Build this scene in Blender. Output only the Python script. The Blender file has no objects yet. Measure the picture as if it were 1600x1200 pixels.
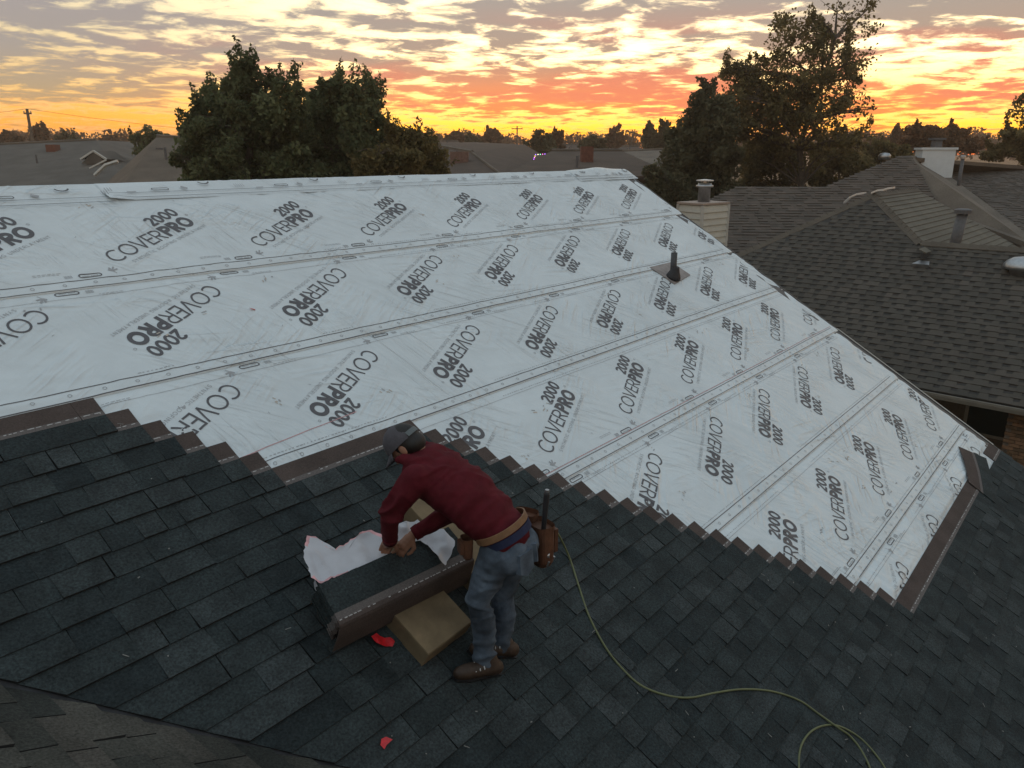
import bpy, bmesh, math, random
import numpy as np
from mathutils import Vector, Matrix, noise
R = math.radians
random.seed(7); rng = np.random.default_rng(7)
SC = bpy.context.scene
COL = SC.collection

# ------------------------------------------------------------------ camera
FPX = 1202.0                                  # focal length in photo pixels (1600 wide)
PITCH, FWD = R(16.585), R(38.9)               # looking down, heading from +X
CAM = Vector((0, 0, 7.4))
cd = bpy.data.cameras.new('camera'); cam = bpy.data.objects.new('camera', cd); COL.objects.link(cam)
cd.sensor_width = 36; cd.lens = 36 * FPX / 1600; cd.clip_start = .05; cd.clip_end = 3000
cam.location = CAM; cam.rotation_euler = (R(90) - PITCH, 0, FWD - R(90))
SC.camera = cam
SC.render.resolution_x, SC.render.resolution_y = 1024, 768
SC.view_settings.view_transform = 'Standard'; SC.view_settings.look = 'None'
SC.view_settings.exposure = 0; SC.view_settings.gamma = 1
SC.cycles.max_bounces = 6; SC.cycles.volume_bounces = 0; SC.cycles.transparent_max_bounces = 8

# ------------------------------------------------------------------ sky and sun
SUN_AZ = FWD - R(21)
W = bpy.data.worlds.new('World'); SC.world = W; W.use_nodes = True
def build_sky():
    nt = W.node_tree; nt.nodes.clear(); L = nt.links.new
    def N(t, **k):
        n = nt.nodes.new(t)
        for a, b in k.items(): setattr(n, a, b)
        return n
    def M(op, a, b=None, clamp=False):
        n = N('ShaderNodeMath', operation=op, use_clamp=clamp)
        for i, v in enumerate((a, b)):
            if v is None: continue
            if isinstance(v, (int, float)): n.inputs[i].default_value = v
            else: L(v, n.inputs[i])
        return n.outputs[0]
    def ramp(fac, stops):
        n = N('ShaderNodeValToRGB'); e = n.color_ramp.elements
        while len(e) < len(stops): e.new(.5)
        for el, (p, c) in zip(e, stops): el.position = p; el.color = (*c, 1)
        L(fac, n.inputs[0]); return n.outputs[0]
    def mix(f, a, b):
        n = N('ShaderNodeMix', data_type='RGBA')
        if isinstance(f, (int, float)): n.inputs[0].default_value = f
        else: L(f, n.inputs[0])
        for i, v in ((6, a), (7, b)):
            if isinstance(v, tuple): n.inputs[i].default_value = (*v, 1)
            else: L(v, n.inputs[i])
        return n.outputs[2]
    def smooth(v, a, b):
        n = N('ShaderNodeMapRange', interpolation_type='SMOOTHSTEP')
        L(v, n.inputs[0]); n.inputs[1].default_value = a; n.inputs[2].default_value = b
        return n.outputs[0]
    tc = N('ShaderNodeTexCoord'); sx = N('ShaderNodeSeparateXYZ'); L(tc.outputs['Generated'], sx.inputs[0])
    x, y, z = sx.outputs
    hl = M('SQRT', M('ADD', M('MULTIPLY', x, x), M('MULTIPLY', y, y)))
    hl = M('MAXIMUM', hl, .001)
    dot = M('DIVIDE', M('ADD', M('MULTIPLY', x, math.cos(SUN_AZ)), M('MULTIPLY', y, math.sin(SUN_AZ))), hl)
    near = smooth(dot, .62, .985)
    zz = M('MAXIMUM', z, 0.0)
    e = M('SQRT', zz)                       # spreads the low elevations
    s = lambda v: math.sqrt(max(v, 0))
    gap_near = ramp(e, [(0, (1.5, .20, .015)), (s(.008), (2.1, .42, .01)), (s(.028), (2.6, 1.12, .03)), (s(.06), (2.5, 1.45, .26)),
                        (s(.12), (3.0, 2.3, 1.2)), (s(.3), (1.0, .95, .84)), (1, (.54, .68, .78))])
    gap_far = ramp(e, [(0, (1.0, .28, .07)), (s(.012), (1.5, .48, .04)), (s(.04), (1.45, .60, .07)), (s(.07), (1.2, .70, .20)),
                       (s(.13), (.95, .77, .45)), (s(.3), (.82, .82, .74)), (1, (.54, .68, .78))])
    cl_near = ramp(e, [(0, (1.1, .24, .03)), (s(.03), (1.5, .36, .05)), (s(.075), (1.1, .36, .14)), (s(.11), (.56, .37, .26)),
                       (s(.16), (.46, .39, .33)), (s(.35), (.41, .45, .48)), (1, (.41, .50, .57))])
    cl_far = ramp(e, [(0, (.65, .30, .12)), (s(.03), (.9, .44, .11)), (s(.07), (.56, .41, .25)), (s(.11), (.44, .38, .33)),
                      (s(.16), (.41, .37, .36)), (s(.35), (.41, .45, .48)), (1, (.41, .50, .57))])
    gap = mix(near, gap_far, gap_near); cl = mix(near, cl_far, cl_near)
    # cloud sheet: the direction carried to a flat layer overhead
    k = M('ADD', zz, .075)
    cv = N('ShaderNodeCombineXYZ'); L(M('DIVIDE', x, k), cv.inputs[0]); L(M('DIVIDE', y, k), cv.inputs[1])
    def nz(scale, detail, rough, off, dist=0.0):
        m = N('ShaderNodeMapping'); m.inputs['Location'].default_value = off
        L(cv.outputs[0], m.inputs[0])
        n = N('ShaderNodeTexNoise'); n.inputs['Scale'].default_value = scale; n.inputs['Detail'].default_value = detail
        n.inputs['Roughness'].default_value = rough; n.inputs['Distortion'].default_value = dist
        L(m.outputs[0], n.inputs['Vector']); return n.outputs[0]
    small = nz(3.5, 6, .60, OFF_S, .30)
    big = nz(.30, 3, .5, OFF_B)
    v = M('ADD', M('MULTIPLY', small, .70), M('MULTIPLY', big, .47))
    v = M('SUBTRACT', v, M('MULTIPLY', smooth(zz, .25, .8), .03))
    # a clear band just over the horizon with only thin streaks
    v = M('SUBTRACT', v, M('MULTIPLY', M('SUBTRACT', 1.0, smooth(zz, .030, .066)), .10))
    def patch(px, py, wa, wz, amt):                        # an opening in the cloud sheet, at its bearing and height
        d = Vector((math.cos(FWD - math.atan((px - 800) / 1254)), math.sin(FWD - math.atan((px - 800) / 1254)), 0)); zc = (242 - py) / 1254
        da = M('DIVIDE', M('ADD', M('MULTIPLY', x, d.x), M('MULTIPLY', y, d.y)), hl)
        a_ = M('DIVIDE', M('SUBTRACT', 1.0, da), wa * wa / 2); b_ = M('DIVIDE', M('SUBTRACT', z, zc), wz); b_ = M('MULTIPLY', b_, b_)
        return M('MULTIPLY', M('EXPONENT', M('MULTIPLY', M('ADD', a_, b_), -1.0)), amt)
    v = M('SUBTRACT', v, patch(1030, 85, .16, .026, .085)); v = M('SUBTRACT', v, patch(1500, 125, .10, .022, .05))
    v = M('ADD', v, patch(1480, 30, .20, .03, .07)); v = M('ADD', v, patch(250, 60, .35, .035, .03))
    core = smooth(v, .482, .615)
    lit = M('MULTIPLY', smooth(v, .44, .49), M('SUBTRACT', 1.0, smooth(v, .49, .57)))
    c = mix(core, gap, cl)
    # pink and red undersides where the sun catches the sheet
    red = M('MULTIPLY', M('MULTIPLY', near, M('SUBTRACT', 1.0, smooth(zz, .085, .18))), smooth(nz(.8, 2, .5, (5, 1, 0)), .46, .60))
    c = mix(M('MULTIPLY', M('MULTIPLY', red, core), .55), c, (.98, .26, .16))
    c = mix(M('MULTIPLY', lit, .25), c, (1.05, .85, .55))
    below = M('LESS_THAN', z, 0.0)
    c = mix(below, c, (.22, .15, .10))
    bg = N('ShaderNodeBackground'); L(c, bg.inputs[0]); bg.inputs[1].default_value = SKY_STRENGTH
    out = N('ShaderNodeOutputWorld'); L(bg.outputs[0], out.inputs[0])
SKY_STRENGTH = 1.0
OFF_S, OFF_B = (12.9, 8.3, 0), (38.1, 21.7, 0)
build_sky()
sd = bpy.data.lights.new('sun', 'SUN'); sd.energy = .6; sd.angle = R(3); sd.color = (1, .5, .2)
sun = bpy.data.objects.new('sun', sd); COL.objects.link(sun)
sv = Vector((math.cos(SUN_AZ) * math.cos(R(1.5)), math.sin(SUN_AZ) * math.cos(R(1.5)), math.sin(R(1.5))))
sun.rotation_euler = sv.to_track_quat('Z', 'Y').to_euler(); sun.location = (60, 20, 30)

# ------------------------------------------------------------------ frames of reference
fh = Vector((math.cos(FWD), math.sin(FWD), 0)); CR = Vector((math.sin(FWD), -math.cos(FWD), 0))
CF = fh * math.cos(PITCH) - Vector((0, 0, math.sin(PITCH))); CU = fh * math.sin(PITCH) + Vector((0, 0, math.cos(PITCH)))
def ray(px, py): return CR * (px - 800) + CU * (600 - py) + CF * FPX
def at(px, py, D):
    d = ray(px, py); return CAM + d * (D / d.dot(fh))
def ground_at(px, D):
    p = at(px, 242, D); return Vector((p.x, p.y, 0))
TH = R(30.6); S = 3.6775
RN = Vector((0, -math.sin(TH), math.cos(TH))); RU = Vector((1, 0, 0)); RV = Vector((0, -math.cos(TH), -math.sin(TH)))
def roof(u, v, h=0.0): return CAM + RU * u + RV * v + RN * (h - S)
def on_plane(px, py, P, n):
    d = ray(px, py); return CAM + d * ((P - CAM).dot(n) / d.dot(n))
def uv_of(px, py, h=0.0):
    p = on_plane(px, py, roof(0, 0, h), RN) - CAM
    return p.dot(RU), p.dot(RV)
def in_view(p, m=60):
    q = p - CAM; w = q.dot(CF)
    if w < .3: return False
    X, Y = 800 + FPX * q.dot(CR) / w, 600 - FPX * q.dot(CU) / w
    return -m < X < 1600 + m and -m < Y < 1200 + m

# ------------------------------------------------------------------ helpers
def tag(o, label=None, cat=None, group=None, kind=None):
    for k, v in (('label', label), ('category', cat), ('group', group), ('kind', kind)):
        if v: o[k] = v
    return o
def empty(name, loc, label, cat, group=None):
    o = bpy.data.objects.new(name, None); o.location = loc; o.empty_display_size = .2; COL.objects.link(o)
    return tag(o, label, cat, group)
class MB:
    def __init__(s): s.v = []; s.f = []; s.m = []; s.tone = []
    def face(s, pts, m=0, tone=None):
        i = len(s.v); s.v += [tuple(p) for p in pts]; s.f.append(tuple(range(i, i + len(pts)))); s.m.append(m); s.tone.append(tone or 0)
    def hexa(s, b, t, m=0, bottom=True, tone=None, edge=None):     # two rings of equal length
        n = len(b); i = len(s.v); s.v += [tuple(p) for p in list(b) + list(t)]
        fs = [tuple(i + n + k for k in range(n))] + [(i + k, i + (k + 1) % n, i + n + (k + 1) % n, i + n + k) for k in range(n)]
        if bottom: fs.append(tuple(i + k for k in reversed(range(n))))
        s.f += fs; s.m += [m] + [m if edge is None else edge] * (len(fs) - 1); s.tone += [tone or 0] * len(fs)
    def box(s, c, ax, ay, az, m=0):                     # half axes
        c, ax, ay, az = map(Vector, (c, ax, ay, az))
        q = [(-1, -1), (1, -1), (1, 1), (-1, 1)]
        s.hexa([c + ax * a + ay * b - az for a, b in q], [c + ax * a + ay * b + az for a, b in q], m)
    def tube(s, pts, rad, n=8, m=0, cap=True):
        pts = [Vector(p) for p in pts]
        if isinstance(rad, (int, float)): rad = [rad] * len(pts)
        prev = None; rings = []
        for k, p in enumerate(pts):
            t = (pts[min(k + 1, len(pts) - 1)] - pts[max(k - 1, 0)]).normalized()
            if prev is None: a = t.orthogonal().normalized()
            else: a = (prev - t * prev.dot(t)).normalized()
            prev = a; b = t.cross(a); i = len(s.v)
            s.v += [tuple(p + (a * math.cos(2 * math.pi * j / n) + b * math.sin(2 * math.pi * j / n)) * rad[k]) for j in range(n)]
            rings.append(i)
        for r0, r1 in zip(rings, rings[1:]):
            for j in range(n): s.f.append((r0 + j, r0 + (j + 1) % n, r1 + (j + 1) % n, r1 + j)); s.m.append(m); s.tone.append(0)
        if cap:
            for r, rev in ((rings[0], True), (rings[-1], False)):
                l = [r + j for j in range(n)]; s.f.append(tuple(l[::-1] if rev else l)); s.m.append(m); s.tone.append(0)
    def lathe(s, base, axis, prof, n=20, m=0):
        axis = Vector(axis).normalized(); base = Vector(base)
        s.tube([base + axis * h for r, h in prof], [r for r, h in prof], n, m)
    def mesh(s, name, mats, smooth=False, tone=False):
        me = bpy.data.meshes.new(name); me.from_pydata(s.v, [], s.f)
        for mt in (mats if isinstance(mats, (list, tuple)) else [mats]): me.materials.append(mt)
        me.polygons.foreach_set('material_index', s.m)
        if smooth: me.polygons.foreach_set('use_smooth', [True] * len(s.f))
        if tone:
            at_ = me.attributes.new('tone', 'FLOAT', 'FACE'); at_.data.foreach_set('value', s.tone)
        me.update(); return me
    def build(s, name, mats, parent=None, smooth=False, tone=False, loc=None):
        o = bpy.data.objects.new(name, s.mesh(name, mats, smooth, tone)); COL.objects.link(o)
        if loc is not None:
            loc = Vector(loc); o.data.transform(Matrix.Translation(-loc)); o.location = loc
        if parent: attach(o, parent)
        return o
def attach(o, parent):
    o.parent = parent
    # the mesh is written in world coordinates: undo the parent's placement
    o.matrix_parent_inverse = placed(parent).inverted()
    return o
def placed(o):
    m = Matrix.LocRotScale(o.location, o.rotation_euler, o.scale)
    return placed(o.parent) @ o.matrix_parent_inverse @ m if o.parent else m

def material(name, col, rough=.8, var=.15, scale=6, bump=0, bscale=40, metal=0, col2=None, tone=None, spec=.5, stretch=None, trans=0, blot=None):
    m = bpy.data.materials.new(name); m.use_nodes = True; nt = m.node_tree; L = nt.links.new
    b = nt.nodes['Principled BSDF']; b.inputs['Roughness'].default_value = rough; b.inputs['Metallic'].default_value = metal
    b.inputs['Specular IOR Level'].default_value = spec
    g = nt.nodes.new('ShaderNodeNewGeometry'); src = g.outputs['Position']
    if stretch:
        mp = nt.nodes.new('ShaderNodeMapping'); mp.inputs['Scale'].default_value = stretch[0]; mp.inputs['Rotation'].default_value = stretch[1]
        L(src, mp.inputs[0]); src = mp.outputs[0]
    n = nt.nodes.new('ShaderNodeTexNoise'); n.inputs['Scale'].default_value = scale; n.inputs['Detail'].default_value = 5; n.inputs['Roughness'].default_value = .65
    L(src, n.inputs['Vector'])
    r = nt.nodes.new('ShaderNodeValToRGB'); r.color_ramp.elements[0].position = .3; r.color_ramp.elements[1].position = .7
    c2 = col2 or tuple(min(1, c * (1 + var)) for c in col)
    r.color_ramp.elements[0].color = (*[c * (1 - var) for c in col], 1); r.color_ramp.elements[1].color = (*c2, 1)
    L(n.outputs[0], r.inputs[0]); out = r.outputs[0]
    def mul(a, fac_out=None, blend='MULTIPLY', f=1.0):
        x = nt.nodes.new('ShaderNodeMix'); x.data_type = 'RGBA'; x.blend_type = blend; x.inputs[0].default_value = f
        L(out, x.inputs[6]); L(a, x.inputs[7]); return x.outputs[2]
    if blot:
        n2 = nt.nodes.new('ShaderNodeTexNoise'); n2.inputs['Scale'].default_value = blot[0]; n2.inputs['Detail'].default_value = 4; L(g.outputs['Position'], n2.inputs['Vector'])
        r2 = nt.nodes.new('ShaderNodeValToRGB'); r2.color_ramp.elements[0].position = .35; r2.color_ramp.elements[1].position = .68
        r2.color_ramp.elements[0].color = (1 - blot[1],) * 3 + (1,); r2.color_ramp.elements[1].color = (1 + blot[1] * .5,) * 3 + (1,)
        L(n2.outputs[0], r2.inputs[0]); out = mul(r2.outputs[0])
    if tone == 'object':
        oi = nt.nodes.new('ShaderNodeObjectInfo'); out = mul(oi.outputs['Color'])
    elif tone == 'face':
        a = nt.nodes.new('ShaderNodeAttribute'); a.attribute_name = 'tone'
        r3 = nt.nodes.new('ShaderNodeValToRGB'); e = r3.color_ramp.elements
        e[0].color = (*TONE_A, 1); e[1].color = (*TONE_C, 1); e.new(.5).color = (*TONE_B, 1)
        L(a.outputs['Fac'], r3.inputs[0]); out = mul(r3.outputs[0])
    L(out, b.inputs['Base Color'])
    if bump:
        bn = nt.nodes.new('ShaderNodeTexNoise'); bn.inputs['Scale'].default_value = bscale; bn.inputs['Detail'].default_value = 4
        L(src, bn.inputs['Vector']); bp = nt.nodes.new('ShaderNodeBump'); bp.inputs['Strength'].default_value = bump; bp.inputs['Distance'].default_value = .01
        L(bn.outputs[0], bp.inputs['Height']); L(bp.outputs[0], b.inputs['Normal'])
    if trans:
        t = nt.nodes.new('ShaderNodeBsdfTranslucent'); L(out, t.inputs[0])
        ms = nt.nodes.new('ShaderNodeMixShader'); ms.inputs[0].default_value = trans
        L(b.outputs[0], ms.inputs[1]); L(t.outputs[0], ms.inputs[2]); L(ms.outputs[0], nt.nodes['Material Output'].inputs[0])
    return m
TONE_A, TONE_B, TONE_C = (.62, .68, .72), (1, 1, 1), (1.5, 1.38, 1.38)
def tone_col(t):
    a, b = (TONE_A, TONE_B) if t < .5 else (TONE_B, TONE_C); k = (t * 2) % 1 if t < 1 else 1
    return tuple(a[i] + (b[i] - a[i]) * k for i in range(3)) + (1,)

M_SH = (.031, .041, .0425)
m_sh_o = material('shingle granules', M_SH, .9, .62, 75, .6, 110, tone='object', spec=.3, blot=(6, .30))
m_sh_f = material('shingle granules joined', M_SH, .9, .62, 75, .6, 110, tone='face', spec=.3, blot=(6, .30))
m_wing_o = material('weathered shingle granules', (.066, .066, .057), .95, .5, 80, .5, 240, tone='object', spec=.2, blot=(2.5, .3))
m_head = material('brown shingle headlap', (.082, .062, .055), .9, .25, 90, .3, 200, spec=.3, blot=(4, .2))
m_nail = material('nail strip grey', (.12, .105, .10), .85, .3, 120, .2, 200)
m_seal = material('sealant dashes', (.42, .41, .40), .6, .4, 60)
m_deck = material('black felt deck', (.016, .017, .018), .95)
m_paper = material('white woven underlayment', (.66, .725, .755), .34, .05, 3, spec=.5, blot=(1.3, .05))
def crease_paper(m):
    nt = m.node_tree; L = nt.links.new; g = nt.nodes.new('ShaderNodeNewGeometry'); nrm = None
    ru, rv = Vector((1, 0, 0)), Vector((0, -math.cos(R(30.6)), -math.sin(R(30.6))))
    def coords(ang, s1, s2, off):
        c = nt.nodes.new('ShaderNodeCombineXYZ'); d1 = ru * math.cos(ang) + rv * math.sin(ang); d2 = -ru * math.sin(ang) + rv * math.cos(ang)
        for i, (d, k) in enumerate(((d1, s1), (d2, s2))):
            n = nt.nodes.new('ShaderNodeVectorMath'); n.operation = 'DOT_PRODUCT'; L(g.outputs['Position'], n.inputs[0]); n.inputs[1].default_value = d * k; L(n.outputs['Value'], c.inputs[i])
        c.inputs[2].default_value = off; return c.outputs[0]
    def nz(vec, scale, det, dist=0):
        n = nt.nodes.new('ShaderNodeTexNoise'); n.inputs['Scale'].default_value = scale; n.inputs['Detail'].default_value = det; n.inputs['Distortion'].default_value = dist; L(vec, n.inputs['Vector']); return n.outputs[0]
    def mth(op, a, b):
        n = nt.nodes.new('ShaderNodeMath'); n.operation = op
        for i, v in enumerate((a, b)):
            if isinstance(v, (int, float)): n.inputs[i].default_value = v
            else: L(v, n.inputs[i])
        return n.outputs[0]
    tot = None
    for k, (ang, s1, s2, lo) in enumerate(((.75, 1.2, 8.5, .50), (-.6, 1.1, 8, .52), (1.35, 1.2, 10, .52), (.15, .8, 6.5, .55))):
        n = mth('ABSOLUTE', mth('SUBTRACT', nz(coords(ang, s1, s2, k * 7.3), 1, 2, .3), .5), 0)
        mr = nt.nodes.new('ShaderNodeMapRange'); L(nz(coords(0, 1, 1, k * 3.1 + 40), 1.3, 2), mr.inputs[0]); mr.inputs[1].default_value = lo - .06; mr.inputs[2].default_value = lo + .10
        t = mth('MULTIPLY', mth('SUBTRACT', .16, mth('MINIMUM', n, .16)), mr.outputs[0]); t = mth('POWER', mth('MAXIMUM', t, 0), 1.5); t = mth('MULTIPLY', t, 1.8); tot = t if tot is None else mth('ADD', tot, t)
    tot = mth('ADD', tot, mth('MULTIPLY', nz(coords(0, 1, 1, 3), 16, 2), .035))
    b = nt.nodes.new('ShaderNodeBump'); b.inputs['Strength'].default_value = 1; b.inputs['Distance'].default_value = .085; L(tot, b.inputs['Height']); L(b.outputs[0], nt.nodes['Principled BSDF'].inputs['Normal'])
crease_paper(m_paper)
m_ink = material('dark grey print', (.095, .092, .10), .5, .12, 30)
m_ink2 = material('pale grey print', (.36, .37, .385), .5, .15, 30)
m_stain = material('tan scuff', (.50, .44, .38), .6, .15, 60)
m_chalk = material('red chalk', (.55, .30, .31), .7, .3, 40)
m_drip = material('brown drip edge metal', (.075, .068, .064), .5, .2, 8, spec=.5)
m_black = material('black rubber', (.018, .018, .021), .6, .3, 20)
m_galv = material('galvanised metal', (.42, .43, .44), .38, .25, 9, metal=.85)
m_pipe = material('grey painted pipe', (.10, .10, .105), .6, .25, 12)
m_brick = material('tan brown brick', (.20, .125, .075), .9, .45, 5, .4, 60)
m_mortar = material('mortar', (.22, .19, .16), .95, .2, 20)
m_dark = material('dark wall', (.03, .032, .034), .8)
m_trimw = material('cream trim paint', (.48, .47, .43), .6, .1, 5)
m_siding = material('pale lap siding', (.50, .49, .43), .7, .1, 3, .1, 30)
m_white = material('white painted chimney', (.62, .66, .68), .6, .06, 3)
m_glass = material('dark window glass', (.02, .03, .035), .12, .1, 2, spec=.6)
m_redbrick = material('red brick', (.16, .065, .045), .9, .35, 6)

# ------------------------------------------------------------------ ground
gm = MB(); n = 48; c0 = Vector((60, 50, 0))
gm.face([c0 + Vector((math.cos(2 * math.pi * i / n), math.sin(2 * math.pi * i / n), 0)) * 1400 for i in range(n)])
m_ground = material('dry grass ground', (.075, .068, .035), 1, .5, .6, col2=(.05, .055, .026), blot=(.05, .3))
tag(gm.build('ground', m_ground), kind='structure')

# ------------------------------------------------------------------ value noise for the sheets
_tab = rng.random((256, 256))
def vn(x, y, s=0):
    xi, yi = np.floor(x).astype(int), np.floor(y).astype(int); fx, fy = x - xi, y - yi
    fx, fy = fx * fx * (3 - 2 * fx), fy * fy * (3 - 2 * fy)
    g = lambda a, b: _tab[(a + 37 * s) % 256, (b + 91 * s) % 256]
    return (g(xi, yi) * (1 - fx) + g(xi + 1, yi) * fx) * (1 - fy) + (g(xi, yi + 1) * (1 - fx) + g(xi + 1, yi + 1) * fx) * fy
def wrinkle(u, v):
    u, v = np.asarray(u, float), np.asarray(v, float); h = np.zeros_like(u)
    for a, fx, fy, amp, s in ((.9, 1.1, 10, .0075, 1), (-.55, 1.3, 11, .0060, 2), (1.5, .9, 8.5, .0060, 3), (.25, .8, 9, .0045, 4)):
        x = u * math.cos(a) + v * math.sin(a); y = -u * math.sin(a) + v * math.cos(a)
        rdg = 1 - np.abs(2 * vn(x * fx, y * fy + .8 * vn(u * 2.1, v * 2.1, s + 9), s) - 1)
        msk = np.clip((vn(u * .9, v * .9, s + 20) - .42) * 3.2, 0, 1)
        h += amp * rdg ** 2.2 * msk
    return h + .005 * vn(u * 1.7, v * 2.3, 31) + .0015 * vn(u * 9, v * 9, 33)
SEAM = [-5.76, -4.44, -3.41, -2.455, -1.465, -.43, .61, 1.66]
EXPO = .155
def T(k): return -3.41 + EXPO * k
ENDS = [1.88, 2.02, 2.145, 2.275, 2.41, 2.545]
def end_u(k):
    if k < 0: return -9
    if k < 6: return ENDS[k]
    if k <= 27: return 3.747 + .1316 * (k - 6)
    return 11.33
_ends = np.array([end_u(k) for k in range(-1, 60)])
def bare(u, v):                                        # 1 on open sheet, 0 where shingles press it flat
    u, v = np.asarray(u, float), np.asarray(v, float)
    k = np.clip(np.floor((v + .03 - T(0)) / EXPO).astype(int), -1, 40)
    return np.clip((u - _ends[k + 1]) / .06, 0, 1)
def sheet_h(i, u, v):
    top, bot = SEAM[i - 1] - .09, SEAM[i]
    v = np.asarray(v, float); k = (v - top) / (bot - top)
    w = wrinkle(u, v)
    if i == 7: w = w * 1.8
    w = w * bare(u, v)
    if i > 1: w = w * np.clip((v - top - .09) / .06, 0, 1)
    return .002 + .005 * k + w * np.clip((bot - v) / .05, .55, 1)
def roof_np(u, v, h):
    u, v, h = (np.asarray(a, float) for a in (u, v, h))
    P = np.array(CAM)[None] + u[:, None] * np.array(RU) + v[:, None] * np.array(RV) + (h - S)[:, None] * np.array(RN)
    return P

# ------------------------------------------------------------------ evening haze
HAZE = .0010
def build_haze():
    mb = MB(); mb.box((110, 90, 8.5), (330, 0, 0), (0, 330, 0), (0, 0, 9.5)); m = bpy.data.materials.new('evening haze'); m.use_nodes = True; nt = m.node_tree
    nt.nodes.remove(nt.nodes['Principled BSDF']); v = nt.nodes.new('ShaderNodeVolumePrincipled'); v.inputs['Density'].default_value = HAZE; v.inputs['Color'].default_value = (1.0, .80, .62, 1); v.inputs['Anisotropy'].default_value = .35
    nt.links.new(v.outputs[0], nt.nodes['Material Output'].inputs['Volume']); tag(mb.build('haze', m), 'thin evening haze hanging over the whole neighbourhood', 'haze', kind='stuff')
if HAZE: build_haze()

# ------------------------------------------------------------------ stroke lettering (flat print)
def arc(cx, cy, rx, ry, a0, a1, n=14):
    return [(cx + rx * math.cos(R(a0 + (a1 - a0) * i / n)), cy + ry * math.sin(R(a0 + (a1 - a0) * i / n))) for i in range(n + 1)]
def glyph(ch, s):                                  # cap height 1, stroke s -> (width, strokes)
    q = s / 2
    if ch in 'O': w = .98; return w, [arc(w / 2, .5, w / 2 - q, .5 - q, 0, 360, 24)]
    if ch == '0': w = .70; return w, [arc(w / 2, .5, w / 2 - q, .5 - q, 0, 360, 20)]
    if ch in 'C': w = .84; return w, [arc(.49, .5, .49 - q, .5 - q, 48, 312, 20)]
    if ch == 'G': w = .86; return w, [arc(.49, .5, .49 - q, .5 - q, 48, 360 - 30, 18), [(.5, .45), (.84 - q, .45)], [(.84 - q, .5), (.84 - q, .15)]]
    if ch == 'V': w = .80; return w, [[(q * .8, 1), (w / 2, q * .5)], [(w / 2, q * .5), (w - q * .8, 1)]]
    if ch == 'E': w = .56; return w, [[(q, 0), (q, 1)], [(q, 1 - q), (w, 1 - q)], [(q, .5), (w * .92, .5)], [(q, q), (w, q)]]
    if ch == 'F': w = .54; return w, [[(q, 0), (q, 1)], [(q, 1 - q), (w, 1 - q)], [(q, .5), (w * .92, .5)]]
    if ch in 'PR':
        w = .62 + s * .3; rx = w * .52 - q
        st = [[(q, 0), (q, 1)], [(q, 1 - q), (w - rx - q, 1 - q)] + arc(w - rx - q, .71 - q * .2, rx, .29 - q * .8, 90, -90, 10) + [(q, .42 + q * .6)]]
        if ch == 'R': st.append([(w * .48, .43), (w - q * .7, 0)])
        return w, st
    if ch == '2': w = .66; return w, [arc(w / 2, .70, w / 2 - q, .30 - q, 165, -20, 12) + [(q * 1.6, q * 1.2)], [(q * .6, q), (w, q)]]
    if ch == 'S': w = .6; return w, [arc(w / 2, .74, w / 2 - q, .26 - q, 30, 250, 8) + arc(w / 2, .27, w / 2 - q, .27 - q, 80, -150, 8)]
    if ch == 'Y': w = .7; return w, [[(q, 1), (w / 2, .45)], [(w - q, 1), (w / 2, .45)], [(w / 2, .45), (w / 2, 0)]]
    if ch == 'N': w = .72; return w, [[(q, 0), (q, 1)], [(q, 1), (w - q, 0)], [(w - q, 0), (w - q, 1)]]
    if ch == 'T': w = .62; return w, [[(0, 1 - q), (w, 1 - q)], [(w / 2, 1), (w / 2, 0)]]
    if ch == 'H': w = .7; return w, [[(q, 0), (q, 1)], [(w - q, 0), (w - q, 1)], [(q, .5), (w - q, .5)]]
    if ch == 'I': w = s; return w, [[(q, 0), (q, 1)]]
    if ch == 'U': w = .7; return w, [[(q, 1), (q, .35)] + arc(w / 2, .35, w / 2 - q, .35 - q, 180, 360, 8) + [(w - q, 1)]]
    if ch == 'D': w = .74; return w, [[(q, 0), (q, 1)], [(q, 1 - q)] + arc(.28, .5, w - .28 - q, .5 - q, 90, -90, 10) + [(q, q)]]
    if ch == 'L': w = .5; return w, [[(q, 0), (q, 1)], [(q, q), (w, q)]]
    if ch == 'A': w = .76; return w, [[(q, 0), (w / 2, 1)], [(w / 2, 1), (w - q, 0)], [(w * .2, .32), (w * .8, .32)]]
    if ch == 'M': w = .86; return w, [[(q, 0), (q, 1)], [(q, 1), (w / 2, .2)], [(w / 2, .2), (w - q, 1)], [(w - q, 1), (w - q, 0)]]
    return .35, []
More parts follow.
